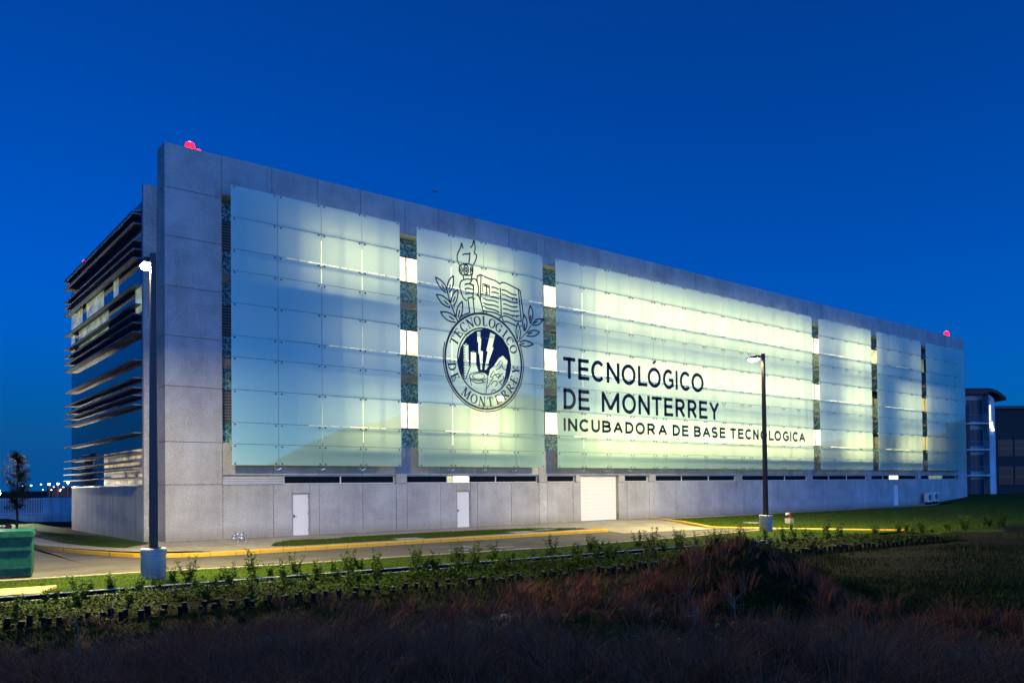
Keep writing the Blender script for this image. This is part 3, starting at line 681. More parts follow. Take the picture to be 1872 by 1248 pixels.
for i, z in enumerate(FINZ):
    th = .035 if i else .05
    box_part('sunshade_fin', -1.03, XL-.031, 1.46, YF+.12, z-th, z+th*.2, M['alu'], building)
MB().add([(-1.03,1.46,15.62),(.4,1.46,16.05),(.4,YF+.12,16.05),(-1.03,YF+.12,15.62),(-1.03,1.46,15.72),(.4,1.46,16.20),(.4,YF+.12,16.20),(-1.03,YF+.12,15.72)],
         [(0,3,2,1),(4,5,6,7),(0,1,5,4),(1,2,6,5),(2,3,7,6),(3,0,4,7)]).build('eave', M['alu'], building)

# ------------------------------------------------------------------ roof fittings
def beacon(x, y, z, pw=10.0):
    b = MB().tube([(x-.22, y, z), (x-.22, y, z+.55)], .025, 8); b.tube([(x, y, z), (x, y, z+.22)], .04, 8)
    o = b.build('beacon_light', M['steel'], building)
    MB().lathe([(.02,.20),(.20,.22),(.24,.40),(.19,.58),(.04,.66)], 16, (x, y, z)).build('red_lens', M['red_lens'], o)
    MB().lathe([(.02,.0),(.13,.01),(.15,.14),(.10,.26),(.02,.30)], 12, (x+.42, y, z+.10)).build('red_lens', M['red_lens'], o)
    ld = bpy.data.lights.new('beacon_glow', 'POINT'); ld.energy = pw; ld.color = (1, .04, .14); ld.shadow_soft_size = .12
    lo = bpy.data.objects.new('beacon_glow', ld); lo.location = (x, y-.02, z+.75); link(lo, o)
beacon(1.45, .9, H-.03, 60)
beacon(84.6, .4, H, 60)
bb = MB().tube([(-.2, 16.2, 16.1), (-.2, 16.2, 16.5)], .05, 8).build('beacon_light', M['steel'], building)
MB().lathe([(.02,0),(.12,.02),(.13,.2),(.05,.3)], 12, (-.2, 16.2, 16.5)).build('red_lens', M['red_lens'], bb)
lr = MB().tube([(15.45, .4, H), (15.45, .4, H+1.15)], [.03, .02], 8); lr.lathe([(.03,0),(.12,.03),(.12,.07),(.02,.12)], 10, (15.45,.4,H+1.12))
lr.build('lightning_rod', M['steel'], building)

# ================================================================== SURFACES OF THE SETTING
def m_asphalt():
    m = mat('asphalt', (.05,.05,.05), .85, spec=.3); p = world_pos(m)
    g = noise(m, 60, 3, .7, p); b = noise(m, .35, 5, .7, p)
    mp = N(m, 'ShaderNodeMapping'); mp.inputs['Scale'].default_value = (.15, 1.3, 1); L(m, p, mp.inputs['Vector'])
    tr = noise(m, 1.0, 4, .6, mp.outputs[0])
    c = ramp(m, g.outputs['Fac'], [(.3,(.06,.058,.055)),(.7,(.135,.13,.12))]).outputs[0]
    c = mixc(m, 1, c, ramp(m, b.outputs['Fac'], [(.3,(.6,.6,.6)),(.65,(1.15,1.12,1.05))]).outputs[0], 'MULTIPLY')
    c = mixc(m, 1, c, ramp(m, tr.outputs['Fac'], [(.35,(.72,.72,.73)),(.6,(1.1,1.08,1.04))]).outputs[0], 'MULTIPLY')
    L(m, c, bsdf(m).inputs['Base Color']); bump(m, g.outputs['Fac'], .4, .01); return m
M['asphalt'] = m_asphalt()
M['pavement'] = m_concrete('pavement_concrete', (.33,.31,.27), (.42,.40,.35), (.50,.48,.43), 25, .2)
def add_joints(m, w_, h_, dark=.45):
    # saw-cut joints of the cast slabs
    b = bsdf(m); src = b.inputs['Base Color'].links[0].from_socket
    br = N(m, 'ShaderNodeTexBrick'); br.offset = 0.0; br.inputs['Scale'].default_value = 1.0
    br.inputs['Brick Width'].default_value = w_; br.inputs['Row Height'].default_value = h_; br.inputs['Mortar Size'].default_value = .012
    L(m, world_pos(m), br.inputs['Vector'])
    L(m, mixc(m, br.outputs['Fac'], src, mixc(m, 1.0, src, (dark,)*3, 'MULTIPLY')), b.inputs['Base Color'])
add_joints(M['pavement'], 1.8, 1.55)
def m_kerb():
    m = mat('yellow_kerb_paint', (.6,.32,.02), .6); p = world_pos(m)
    n = noise(m, 2.2, 6, .75, p); n2 = noise(m, 18, 4, .7, p)
    c = ramp(m, n2.outputs['Fac'], [(.3,(.50,.27,.015)),(.7,(.72,.42,.03))]).outputs[0]
    wear = ramp(m, n.outputs['Fac'], [(.60,(0,0,0)),(.70,(1,1,1))]).outputs[0]
    c = mixc(m, wear, c, (.40,.34,.22)); L(m, c, bsdf(m).inputs['Base Color']); return m
M['kerb'] = m_kerb(); add_joints(M['kerb'], 1.0, 30.0, .35)
M['cream'] = mat('cream_edge_paint', (.62,.52,.30), .7)
M['white_paint'] = mat('white_road_paint', (.62,.62,.60), .7)
def m_lawn():
    m = mat('lawn', (.05,.1,.02), .95, spec=.1); p = world_pos(m)
    n = noise(m, 1.3, 5, .7, p); g = noise(m, 45, 3, .7, p)
    c = ramp(m, n.outputs['Fac'], [(.3,(.020,.042,.004)),(.55,(.042,.080,.006)),(.75,(.075,.100,.010))]).outputs[0]
    c = mixc(m, 1, c, ramp(m, g.outputs['Fac'], [(.3,(.45,.45,.45)),(.7,(1.4,1.4,1.3))]).outputs[0], 'MULTIPLY')
    L(m, c, bsdf(m).inputs['Base Color']); bump(m, g.outputs['Fac'], .8, .05); return m
M['lawn'] = m_lawn()
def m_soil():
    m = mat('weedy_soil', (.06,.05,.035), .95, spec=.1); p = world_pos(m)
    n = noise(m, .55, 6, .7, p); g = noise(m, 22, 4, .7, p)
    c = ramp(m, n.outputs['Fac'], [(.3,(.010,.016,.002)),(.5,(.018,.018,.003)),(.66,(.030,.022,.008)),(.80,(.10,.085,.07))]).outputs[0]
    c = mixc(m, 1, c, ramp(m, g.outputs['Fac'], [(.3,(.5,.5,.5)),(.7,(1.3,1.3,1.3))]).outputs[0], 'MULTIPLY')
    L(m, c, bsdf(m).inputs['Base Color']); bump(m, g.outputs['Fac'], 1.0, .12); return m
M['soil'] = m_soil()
def m_leaf(name, c0, c1, trans=.25):
    m = mat(name, c0, .7, spec=.12); p = world_pos(m)
    n = noise(m, 5, 3, .7, p); n2 = noise(m, 60, 2, .6, p)
    a = ramp(m, n.outputs['Fac'], [(.3, c0), (.7, c1)]).outputs[0]
    a = mixc(m, 1, a, ramp(m, n2.outputs['Fac'], [(.3,(.6,.6,.6)),(.7,(1.35,1.35,1.35))]).outputs[0], 'MULTIPLY')
    L(m, a, bsdf(m).inputs['Base Color']); return m
M['leaf'] = m_leaf('shrub_leaf', (.040,.100,.006), (.10,.17,.012))
M['blade'] = m_leaf('grass_blade', (.035,.080,.004), (.090,.13,.008))
M['cover'] = m_leaf('bed_leaf', (.012,.040,.003), (.042,.085,.006))
M['dry'] = m_leaf('dry_grass', (.13,.040,.017), (.34,.115,.046))
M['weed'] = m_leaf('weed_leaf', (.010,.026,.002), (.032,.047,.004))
M['tree_leaf'] = m_leaf('tree_leaf', (.020,.032,.014), (.045,.060,.028))
M['stem'] = mat('green_stem', (.06,.07,.025), .8)
M['bark'] = mat('bark', (.035,.027,.022), .9)
M['twig'] = mat('dry_twig', (.16,.13,.11), .9)
M['stake'] = mat('dark_timber_stake', (.006,.009,.008), .9, spec=.1)
M['stake_top'] = mat('cut_timber_end', (.075,.095,.085), .8, spec=.1)
M['lampbase'] = m_concrete('lamp_base_concrete', (.36,.35,.34), (.44,.43,.42), (.52,.51,.50), 30, .5)

def sstep(a, b, x):
    t = np.clip((np.asarray(x, float)-a)/(b-a), 0, 1); return t*t*(3-2*t)
_ph = RNG.random((10, 3))*6.28
def lumps(x, y, s):
    z = 0
    for i in range(5):
        k = s*(1.7**i); a = _ph[i]
        z = z + np.sin(x*k*math.cos(a[0])+y*k*math.sin(a[0])+a[1])*np.sin(y*k*.8*math.cos(a[2])-x*k*.7+a[0])/(1.6**i)
    return z
def base_z(x, y):
    x = np.asarray(x, float); y = np.asarray(y, float)
    return -.28 + .23*sstep(-14, -2.5, y)*sstep(26, 34, x) + .80*sstep(75, 93, x) + .5*sstep(95, 160, x)
def field_z(x, y):
    x = np.asarray(x, float); y = np.asarray(y, float)
    d = np.hypot(x-CAM_POS.x, y-CAM_POS.y)
    f = sstep(-20.8, -23.5, y+.06*(np.clip(x, -40, 60)+7))       # 1 in the rough field, 0 on the laid-out side
    z = base_z(x, y) + 1.06*sstep(15.5, 5.5, d)*f
    z = z + f*(1.42*np.exp(-(((x-4.6)/2.3)**2+((y+28.3)/2.0)**2)) + .30*np.exp(-(((x+1)/2.2)**2+((y+30)/1.8)**2)))
    z = z + f*.07*lumps(x, y, 1.1)
    return z
# the ground: one sheet to the horizon, fine where the camera looks
gx = np.unique(np.concatenate([[-6000,-2500,-1200,-600,-300,-160,-90,-60,-45], np.arange(-36, 14, .45), np.arange(14, 40, 1.2), np.arange(40, 130, 4), [150,190,260,400,700,1400,2800,6000]]))
gy = np.unique(np.concatenate([[-6000,-2500,-1200,-600,-300,-160,-90,-70,-60,-52], np.arange(-46, -20, .40), np.arange(-20, 22, 2.0), [30,50,80,130,250,500,1000,2500,6000]]))
XX, YY = np.meshgrid(gx, gy)
ZZ = field_z(XX, YY) - .07*(1-sstep(-20.6, -22.5, YY+.06*(np.clip(XX, -40, 60)+7)))
nx_, ny_ = len(gx), len(gy)
idx = np.arange(nx_*ny_).reshape(ny_, nx_)
q = np.stack([idx[:-1,:-1], idx[:-1,1:], idx[1:,1:], idx[1:,:-1]], -1).reshape(-1, 4)
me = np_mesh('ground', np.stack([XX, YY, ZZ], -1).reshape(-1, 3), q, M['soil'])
me.polygons.foreach_set('use_smooth', [True]*len(me.polygons))
tag(link(bpy.data.objects.new('ground', me)), kind='structure')

def sheet(name, rows, material, zf, n=6, kind='structure'):
    """sheet between pairs of edge points (P, Q), n strips across, height from zf"""
    mb = MB(); m_ = len(rows); vv = []
    for (p, q_) in rows:
        for j in range(n+1):
            t = j/n; x = p[0]*(1-t)+q_[0]*t; y = p[1]*(1-t)+q_[1]*t; vv.append((x, y, float(zf(x, y))))
    ff = [(i*(n+1)+j, (i+1)*(n+1)+j, (i+1)*(n+1)+j+1, i*(n+1)+j+1) for i in range(m_-1) for j in range(n)]
    mb.add(vv, ff); o = mb.build(name, material)
    bm = bmesh.new(); bm.from_mesh(o.data); bmesh.ops.recalc_face_normals(bm, faces=bm.faces[:])
    if sum(f_.normal.z for f_ in bm.faces) < 0: bmesh.ops.reverse_faces(bm, faces=bm.faces[:])
    bm.to_mesh(o.data); bm.free()
    return tag(o, kind=kind)
NEAR = [(-80,-10.2), (-10,-10.4), (-4,-11.0), (.4,-11.9), (6,-12.3), (12,-13.0), (21,-12.9), (27,-12.3), (31.2,-12.2)]
def near_y(x): return float(np.interp(x, [p[0] for p in NEAR], [p[1] for p in NEAR]))
ZR = -.25
sheet('road', [((x, near_y(x)), (x, 60 if x < -5 else -6.2)) for x in (-80, -40, -20, -10, -6, -4.6)] +
              [((x, near_y(x)), (x, y)) for x, y in ((-4.5, 30), (-4.4, 4), (-3.6, .5), (-2.8, -3.4), (-1.6, -5.6), (0, -6.2), (6, -6.4), (12, -6.4), (21, -6.4), (24, -6.6), (28, -6.8), (29.6, -8.0), (31.0, -11.5))], M['asphalt'], lambda x, y: ZR, 4)
def pave_z(x, y):
    d = min(abs(y), 99) if x > -.6 else abs(x+.6)
    return -.10 + .09*float(sstep(6, .8, d)) - .002
KP = [((-4.70,60),(-.6,60)), ((-4.70,18),(-.6,18)), ((-4.65,9),(-.6,9)), ((-4.55,4.4),(-.6,4.4)), ((-4.15,1.8),(-.6,1.9)), ((-3.55,-.9),(-.6,1.0)), ((-2.95,-3.0),(-.4,.3)), ((-2.45,-4.4),(0,0)),
      ((-1.6,-5.5),(.6,0)), ((-.6,-6.05),(1.2,0)), ((.6,-6.3),(2,0)), ((2.5,-6.40),(3,0)), ((6,-6.43),(6,0)), ((10,-6.46),(10,0)), ((14,-6.5),(14,0)), ((18,-6.53),(18,0)), ((22.3,-6.55),(22.5,0))]
sheet('pavement', KP, M['pavement'], pave_z, 8)
def lerp2(a, b, t): return (a[0]*(1-t)+b[0]*t, a[1]*(1-t)+b[1]*t)
sheet('lawn', [(lerp2(p, q_, .27), lerp2(p, q_, .985)) for p, q_ in KP[:6]] + [(lerp2(*KP[6], .3), lerp2(*KP[6], .85))], M['lawn'], lambda x, y: pave_z(x, y)+.02, 6)
sheet('lawn', [((x, y0), (x, y1)) for x, y0, y1 in ((3.2,-5.0,-4.6), (3.9,-5.3,-3.4), (4.8,-5.4,-2.7), (8,-5.45,-2.5), (12,-5.5,-2.4), (16,-5.5,-2.6), (19.5,-5.5,-3.2), (21.2,-5.5,-4.4), (22.0,-5.6,-5.2))], M['lawn'], lambda x, y: pave_z(x, y)+.02, 5)
for (x0, x1, y0, y1) in ((9.2, 10.6, -5.62, -4.7), (16.4, 18.0, -5.62, -4.2), (18.6, 20.0, -5.0, -4.1), (6.0, 7.5, -2.9, -2.2)):
    o = MB().box(x0, x1, y0, y1, -.12, pave_z(x0, y0)+.035).build('paving_slab', M['pavement']); tag(o, kind='structure')
sheet('driveway', [((22.5, 0.0), (33.2, 0)), ((22.6,-2), (32.5,-2)), ((22.7,-4.2), (31.6,-4.3)), ((22.8,-6.4), (30.4,-6.4)), ((22.4,-7.4), (29.7,-8.0)), ((22.0,-8.3), (29.4,-9.3))], M['pavement'],
      lambda x, y: -.005 - .236*float(sstep(-.5, -7.5, y)), 8)
sheet('pavement', [((33.3, 0), (32.7,-2.2)), ((40, 0), (40,-2.2)), ((55, 0), (55,-2.2)), ((70, 0), (70,-2.0)), ((77, 0), (77,-1.4)), ((80, 0), (80,-.6))], M['pavement'], lambda x, y: .0-.01+.03*y+.8*float(sstep(75, 93, x)), 4)
RK = [(33.25,-.06), (32.4,-2.4), (31.5,-4.5), (30.2,-6.9), (29.3,-8.3), (29.15,-9.0), (29.5,-10.1), (30.6,-12.4), (31.6,-14.4), (33.4,-18.5)]
def kerb_x(y): return float(np.interp(-y, [-p[1] for p in RK], [p[0] for p in RK]))
sheet('lawn', [((kerb_x(y)+.1, y), (170, y)) for y in (-2.15, -4, -6, -8.4, -10, -12, -14, -16.5, -18, -19, -20, -21, -22.5)], M['lawn'], lambda x, y: float(base_z(x, y))+.04-.14*float(sstep(-17.5, -22, y+.9*math.sin(x*.7)+.6*math.sin(x*1.9))), 90)
sheet('lawn', [((80, y), (170, y)) for y in (-2.2, -.02)] + [((88.35, y), (170, y)) for y in (0, 14, 40)], M['lawn'], lambda x, y: float(base_z(x, y))+.035, 20)
def sweep(name, path, wd, z0, z1, material, side=1, kind='structure'):
    """kerb along a path: the path is its road edge, wd its width towards the left of travel"""
    P = np.array(path, float); n = len(P); T = np.zeros_like(P); T[1:-1] = P[2:]-P[:-2]; T[0] = P[1]-P[0]; T[-1] = P[-1]-P[-2]
    T /= np.linalg.norm(T, axis=1, keepdims=True); Nn = np.c_[-T[:,1], T[:,0]]*side
    mb = MB(); vv = []
    for i in range(n):
        a = P[i]; b = P[i]+Nn[i]*wd; c = P[i]+Nn[i]*.03
        zz0 = z0(a[0], a[1]) if callable(z0) else z0; zz1 = z1(a[0], a[1]) if callable(z1) else z1
        vv += [(a[0],a[1],zz0), (a[0],a[1],zz1-.03), (c[0],c[1],zz1), (b[0],b[1],zz1), (b[0],b[1],zz0)]
    ff = []
    for i in range(n-1):
        for j in range(4): ff.append((i*5+j, (i+1)*5+j, (i+1)*5+j+1, i*5+j+1))
    ff += [(0,1,2,3,4), tuple((n-1)*5+j for j in (4,3,2,1,0))]
    mb.add(vv, ff); o = mb.build(name, material)
    bm = bmesh.new(); bm.from_mesh(o.data); bmesh.ops.recalc_face_normals(bm, faces=bm.faces[:]); bm.to_mesh(o.data); bm.free()
    return tag(o, kind=kind)
sweep('kerb', [(p[0], p[1]-.02) for p, _ in KP] + [(22.75,-6.4), (22.9,-6.0), (22.8,-5.4)], .34, -.34, -.085, M['kerb'])
sweep('kerb', RK, .30, lambda x, y: -.36, lambda x, y: float(base_z(x, y))+.11, M['kerb'])
sweep('kerb', [(x, y) for x, y in NEAR], .14, -.4, -.215, M['cream'], -1)
CHN = lambda x: -15.9-.07*(x+3)
sheet('lawn', [((x, near_y(x)-.13), (x, CHN(x)+.02)) for x in (-80, -20, -10, -4, .4, 6, 12, 16, 21, 27, 31.2, 33.5)], M['lawn'], lambda x, y: -.235, 3)
# shallow concrete gutter between lawn and planting bed: dark inside, a pale rim on either side
def strip_box(name, off0, off1, z0, z1, material):
    xs_ = (-60, -20, -9, -3, 3, 9, 15, 22); vv = []; ff = []
    for x in xs_:
        y = CHN(x); vv += [(x, y-off0, z0), (x, y-off0, z1), (x, y-off1, z1), (x, y-off1, z0)]
    for i in range(len(xs_)-1):
        for j in range(4): ff.append((i*4+j, i*4+(j+1) % 4, (i+1)*4+(j+1) % 4, (i+1)*4+j))
    ff += [(0,3,2,1), tuple((len(xs_)-1)*4+j for j in range(4))]
    tag(MB().add(vv, ff).build(name, material), kind='structure')
M['rim'] = mat('pale_gutter_rim', (.62,.58,.48), .8)
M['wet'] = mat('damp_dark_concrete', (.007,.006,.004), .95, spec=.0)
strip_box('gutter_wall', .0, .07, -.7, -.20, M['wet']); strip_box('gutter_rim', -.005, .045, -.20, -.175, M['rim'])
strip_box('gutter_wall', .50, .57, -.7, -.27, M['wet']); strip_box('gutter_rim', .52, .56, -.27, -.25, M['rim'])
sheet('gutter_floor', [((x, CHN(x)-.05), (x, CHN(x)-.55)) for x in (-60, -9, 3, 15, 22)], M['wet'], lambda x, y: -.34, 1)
STK = lambda x: -20.75-.06*(x+7)
sheet('planting_bed', [((x, CHN(x)-.62), (x, STK(x)-.1)) for x in (-60, -20, -10, -4, 3, 9, 16, 22, 30)], M['soil'], lambda x, y: -.27, 3)
# worn parking marks on the asphalt
for (a, b_) in (((10.0,-9.35),(10.2,-10.3)), ((8.4,-10.95),(9.3,-11.2)), ((10.7,-11.1),(11.6,-11.35)), ((9.85,-11.9),(9.95,-12.5)), ((10.9,-12.3),(11.6,-12.5))):
    d = Vector((b_[0]-a[0], b_[1]-a[1], 0)).normalized(); n_ = Vector((-d.y, d.x, 0))*.06
    pts = [Vector((*a, ZR+.005))-n_, Vector((*b_, ZR+.005))-n_, Vector((*b_, ZR+.005))+n_, Vector((*a, ZR+.005))+n_]
    tag(MB().add(pts, [(0,1,2,3)]).build('road_marking', M['white_paint']), kind='structure')
MB().box(-.62, XE, .015, 1.0, -.4, .03).build('plinth', M['side_base'], building)
MB().box(-.615, .0, .9, YF-.01, -.4, .02).build('plinth', M['side_base'], building)

# hills behind the camera, seen only mirrored in the glass
hv = []; hf = []
az = list(range(-70, 96, 3)); prof = dict(zip((-70,-40,-20,0,12,18,23,27,30,33,38,42,48,55,65,75,95), (1.5,2.2,1.6,.8,.6,.9,2.0,3.4,5.2,5.6,6.4,7.2,5.2,3.2,3.0,3.8,2.5)))
for i, a in enumerate(az):
    e = float(np.interp(a, list(prof), list(prof.values()))) + .35*math.sin(a*1.3)+.2*math.sin(a*3.1+1)
    for k, (dist, fr_) in enumerate(((700, 0), (950, .55), (1200, 1.0), (1500, .8), (2000, 0))):
        h_ = fr_*1200*math.tan(math.radians(max(e, .3)))
        hv.append((CAM_POS.x+dist*math.sin(math.radians(a)), CAM_POS.y-dist*math.cos(math.radians(a)), h_-2))
for i in range(len(az)-1):
    for k in range(4): hf.append((i*5+k, i*5+k+1, (i+1)*5+k+1, (i+1)*5+k))
hm = MB().add(hv, hf).build('hills', mat('hill_scrub', (.05,.06,.05), .95, spec=.1), smooth=True); tag(hm, kind='structure')

# ================================================================== STREET LAMPS
def street_lamp(x, y, zg, label, z_bury=.3):
    t = empty('street_lamp', (x, y, zg)); tag(t, label, 'street lamp', 'tall street lamps on concrete bases')
    zt = 9.72-zg
    MB().lathe([(.36,-z_bury),(.36,.66),(.345,.68),(.345,.70),(.37,.72),(.37,.90),(.34,.93)], 28).build('concrete_base', M['lampbase'], t)
    p = MB().box(-.19, .19, -.19, .19, .92, .955)
    a, b_ = .105, .075
    p.add([(-a,-a,.95),(a,-a,.95),(a,a,.95),(-a,a,.95),(-b_,-b_,zt),(b_,-b_,zt),(b_,b_,zt),(-b_,b_,zt)], [(0,3,2,1),(4,5,6,7),(0,1,5,4),(1,2,6,5),(2,3,7,6),(3,0,4,7)])
    p.build('pole', M['pole'], t)
    MB().box(-.04, .04, .07, .30, zt-.17, zt-.09).build('arm', M['pole'], t)
    zh = zt-.22
    hd = MB()
    hd.add([(-.19,.28,zh),(.19,.28,zh),(.19,1.00,zh),(-.19,1.00,zh),(-.17,.30,zh+.17),(.17,.30,zh+.17),(.14,.95,zh+.11),(-.14,.95,zh+.11)],
           [(0,1,5,4),(1,2,6,5),(2,3,7,6),(3,0,4,7),(4,5,6,7)])
    hd.add([(-.19,.28,zh),(.19,.28,zh),(.19,1.00,zh),(-.19,1.00,zh),(-.165,.305,zh),(.165,.305,zh),(.165,.975,zh),(-.165,.975,zh)], [(0,4,5,1),(1,5,6,2),(2,6,7,3),(3,7,4,0)])
    head = hd.build('lamp_head', M['pole'], t)
    ln_ = MB(); lv_ = []; n_ = 20
    for k_, (sc_, zz_) in enumerate(((1.0, .0), (.96, -.05), (.80, -.11), (.45, -.15), (.05, -.16))):
        for i_ in range(n_):
            t_ = 2*math.pi*i_/n_; lv_.append((.165*sc_*math.copysign(abs(math.cos(t_))**.7, math.cos(t_)), .64+.32*sc_*math.copysign(abs(math.sin(t_))**.7, math.sin(t_)), zh+.01+zz_))
    ln_.add(lv_, [(k_*n_+i_, (k_+1)*n_+i_, (k_+1)*n_+(i_+1)%n_, k_*n_+(i_+1)%n_) for k_ in range(4) for i_ in range(n_)] + [tuple(4*n_+i_ for i_ in range(n_))])
    ln_.build('lens', M['lamp_lens'], head, smooth=True)
    ld = bpy.data.lights.new('lamp_light', 'AREA'); ld.shape = 'RECTANGLE'; ld.size = .32; ld.size_y = .64
    ld.energy = 5400; ld.color = (1, .83, .40)
    lo = bpy.data.objects.new('lamp_light', ld); lo.location = (0, .64, zh-.17); link(lo, t)
    return t
street_lamp(-4.05, -13.2, -.25, 'tall lamp with brown pole and round concrete base, left of the building corner', .3)
street_lamp(28.4, -13.1, -.25, 'tall dark lamp standing before the large lettering, near the garage drive', .3)

# ================================================================== SMALL THINGS BY THE BUILDING
M['dump'] = m_leaf('green_container_paint', (.006,.060,.040), (.016,.115,.075)); bsdf(M['dump']).inputs['Roughness'].default_value = .5
d = empty('waste_container', (-6.84, -10.07, ZR), math.radians(-11))
tag(d, 'green steel waste container with rim and worn paint on the road edge', 'container')
b = MB()
b.add([(-2.3,.0,.06),(0,.0,.06),(0,1.4,.06),(-2.3,1.4,.06),(-2.38,-.05,1.30),(.02,-.05,1.30),(.02,1.45,1.30),(-2.38,1.45,1.30)], [(0,3,2,1),(0,1,5,4),(1,2,6,5),(2,3,7,6),(3,0,4,7)])
b.box(-2.22, -.1, .08, 1.3, 1.0, 1.02)
b.build('body', M['dump'], d)
r_ = MB()
r_.box(-2.46, .06, -.11, -.02, 1.28, 1.42); r_.box(-2.46, .06, 1.40, 1.49, 1.28, 1.42); r_.box(-.03, .06, -.02, 1.40, 1.28, 1.42); r_.box(-2.46, -2.37, -.02, 1.40, 1.28, 1.42)
r_.build('rim', M['dump'], d)
MB().box(-2.35, .0, -.075, -.02, .86, .94).build('rib', M['dump'], d)
MB().box(-2.30, .0, -.05, -.005, .30, .36).build('rib', M['dump'], d)
MB().add([(-2.40,-.06,1.43),(.02,-.06,1.43),(.02,1.45,1.43),(-2.40,1.45,1.43),(-2.40,-.06,1.46),(.02,-.06,1.46),(.02,1.45,1.49),(-2.40,1.45,1.49)], [(0,3,2,1),(4,5,6,7),(0,1,5,4),(1,2,6,5),(2,3,7,6),(3,0,4,7)]).build('lid', M['dump'], d)
for xx in (-2.1, -.15):
    for yy in (.15, 1.25): MB().tube([(xx-.03, yy, .07), (xx+.03, yy, .07)], .08, 12).build('wheel', M['handle'], d)
M['chrome'] = mat('bare_metal_pipe', (.62,.62,.60), .28, .9)
def vent(x, y, label):
    z = pave_z(x, y); t = empty('vent_pipe', (x, y, z), math.radians(20)); tag(t, label, 'vent pipe', 'silver vent pipes at the building corner')
    MB().tube([(0,0,-.05), (0,0,.24), (-.02,0,.31), (-.07,0,.36), (-.14,0,.36), (-.19,0,.31), (-.21,0,.26)], .085, 14).build('pipe', M['chrome'], t, smooth=True)
    MB().lathe([(.085,.24),(.125,.14),(.135,.10),(.10,.10)], 16, (-.21,0,.05)).build('hood', M['chrome'], t, smooth=True)
    MB().lathe([(.13,-.02),(.13,.03),(.10,.04)], 16).build('flange', M['chrome'], t)
vent(2.75, -1.75, 'silver gooseneck vent pipe closest to the corner pier')
vent(3.12, -1.75, 'silver gooseneck vent pipe of the pair, on the white door side')

h = empty('fire_hydrant', (36.0, -9.8, float(base_z(36, -9.8))+.03)); tag(h, 'small red hydrant with white outlet on a pale concrete block', 'hydrant')
MB().box(-.2,.2,-.2,.2,-.1,.34).build('concrete_block', M['lampbase'], h)
red = mat('red_hydrant_paint', (.25,.02,.015), .45)
MB().lathe([(.11,.34),(.11,.36),(.075,.38),(.075,.62),(.10,.64),(.10,.68),(.06,.74),(.02,.76)], 14).build('barrel', red, h)
MB().tube([(-.05,0,.60), (-.32,0,.63)], [.06,.075], 12).build('outlet', M['white_frame'], h)
o = MB().lathe([(.6,-.04),(.6,.02),(.57,.03)], 24, (0,0,0)).build('manhole_cover', M['pavement'], None, (34.2, -8.2, float(base_z(34.2,-8.2))+.045)); tag(o, 'round pale concrete manhole cover set in the lawn', 'manhole cover')

def aircon(x, label):
    z = float(base_z(x, -.6))+.28; t = empty('air_conditioner', (x, -.62, z-.03)); tag(t, label, 'air conditioner', 'outdoor air conditioners against the base wall')
    MB().box(-.48,.48,-.19,.19,.06,1.02).build('casing', M['white_door'], t)
    MB().lathe([(.36,0),(.36,.02),(.33,.03)], 24).build('fan_opening', M['handle'], t)
    fo_ = t.children[-1]; fo_.rotation_euler = (math.radians(90), 0, 0); fo_.location = (0,-.19,.54)
    for k in range(6): MB().box(-.33,.33,-.235,-.222,.27+k*.1,.285+k*.1).build('grille_bar', M['white_frame'], t)
    for xx in (-.38,.38): MB().box(xx-.03,xx+.03,-.17,.17,-.35,.06).build('foot', M['handle'], t)
aircon(76.9, 'white outdoor air conditioner of the pair, on the white door side')
aircon(78.4, 'white outdoor air conditioner of the pair, towards the stair tower')

# ================================================================== VEGETATION
def leaf_arrays(pos, direc, length, width, droop=.25):
    """leaf quads: pos (n,3) base, direc (n,3) unit, returns verts, quads (two quads per leaf, folded at the midrib)"""
    n = len(pos)
    up = np.array([0, 0, 1.0]); side = np.cross(direc, up); side /= np.maximum(np.linalg.norm(side, axis=1, keepdims=True), 1e-4)
    nrm = np.cross(side, direc)
    l = length[:, None]; w_ = width[:, None]
    mid = pos+direc*l*.5-nrm*l*.04; tip = pos+direc*l-up*l*droop
    a = mid+side*w_*.5+nrm*w_*.15; b = mid-side*w_*.5+nrm*w_*.15
    v = np.stack([pos, a, tip, b], 1).reshape(-1, 3)
    q_ = np.arange(n*4).reshape(n, 4)
    return v, q_
def rand_dirs(rng, n, up=.4, spread=1.0):
    t = rng.random(n)*2*math.pi; z = rng.normal(up, .35, n)
    d_ = np.stack([np.cos(t)*spread, np.sin(t)*spread, z], 1); return d_/np.linalg.norm(d_, axis=1, keepdims=True)

# --- young shrubs of the planting bed: a few kinds, copied
def shrub_meshes(seed):
    rng = np.random.default_rng(seed); st_ = MB(); P = []; D = []; LN = []
    h = rng.uniform(.40, .80); ns = rng.integers(6, 11)
    for s_ in range(ns):
        t = rng.random()*6.28; lean = rng.uniform(.1, .5); hh = h*rng.uniform(.6, 1.0)
        pts = []
        for k in range(5):
            f_ = k/4; pts.append((math.cos(t)*lean*hh*f_**1.3+rng.normal(0,.008), math.sin(t)*lean*hh*f_**1.3+rng.normal(0,.008), -.06+hh*f_))
        st_.tube(pts, [.009,.008,.007,.005,.003], 4)
        nl = int(rng.integers(22, 36))
        for k in range(nl):
            f_ = rng.uniform(.18, 1.0); i = min(int(f_*4), 3); g_ = f_*4-i
            P.append(np.array(pts[i])*(1-g_)+np.array(pts[i+1])*g_)
            LN.append(rng.uniform(.07, .15)*(1.1-.3*f_))
    P = np.array(P); D = rand_dirs(rng, len(P), .45); LN = np.array(LN)
    v, q_ = leaf_arrays(P, D, LN, LN*.5)
    return st_.mesh('stem', M['stem']), np_mesh('foliage', v, q_, M['leaf'])
SHR = [shrub_meshes(100+i) for i in range(7)]
spots = []
rg = np.random.default_rng(5)
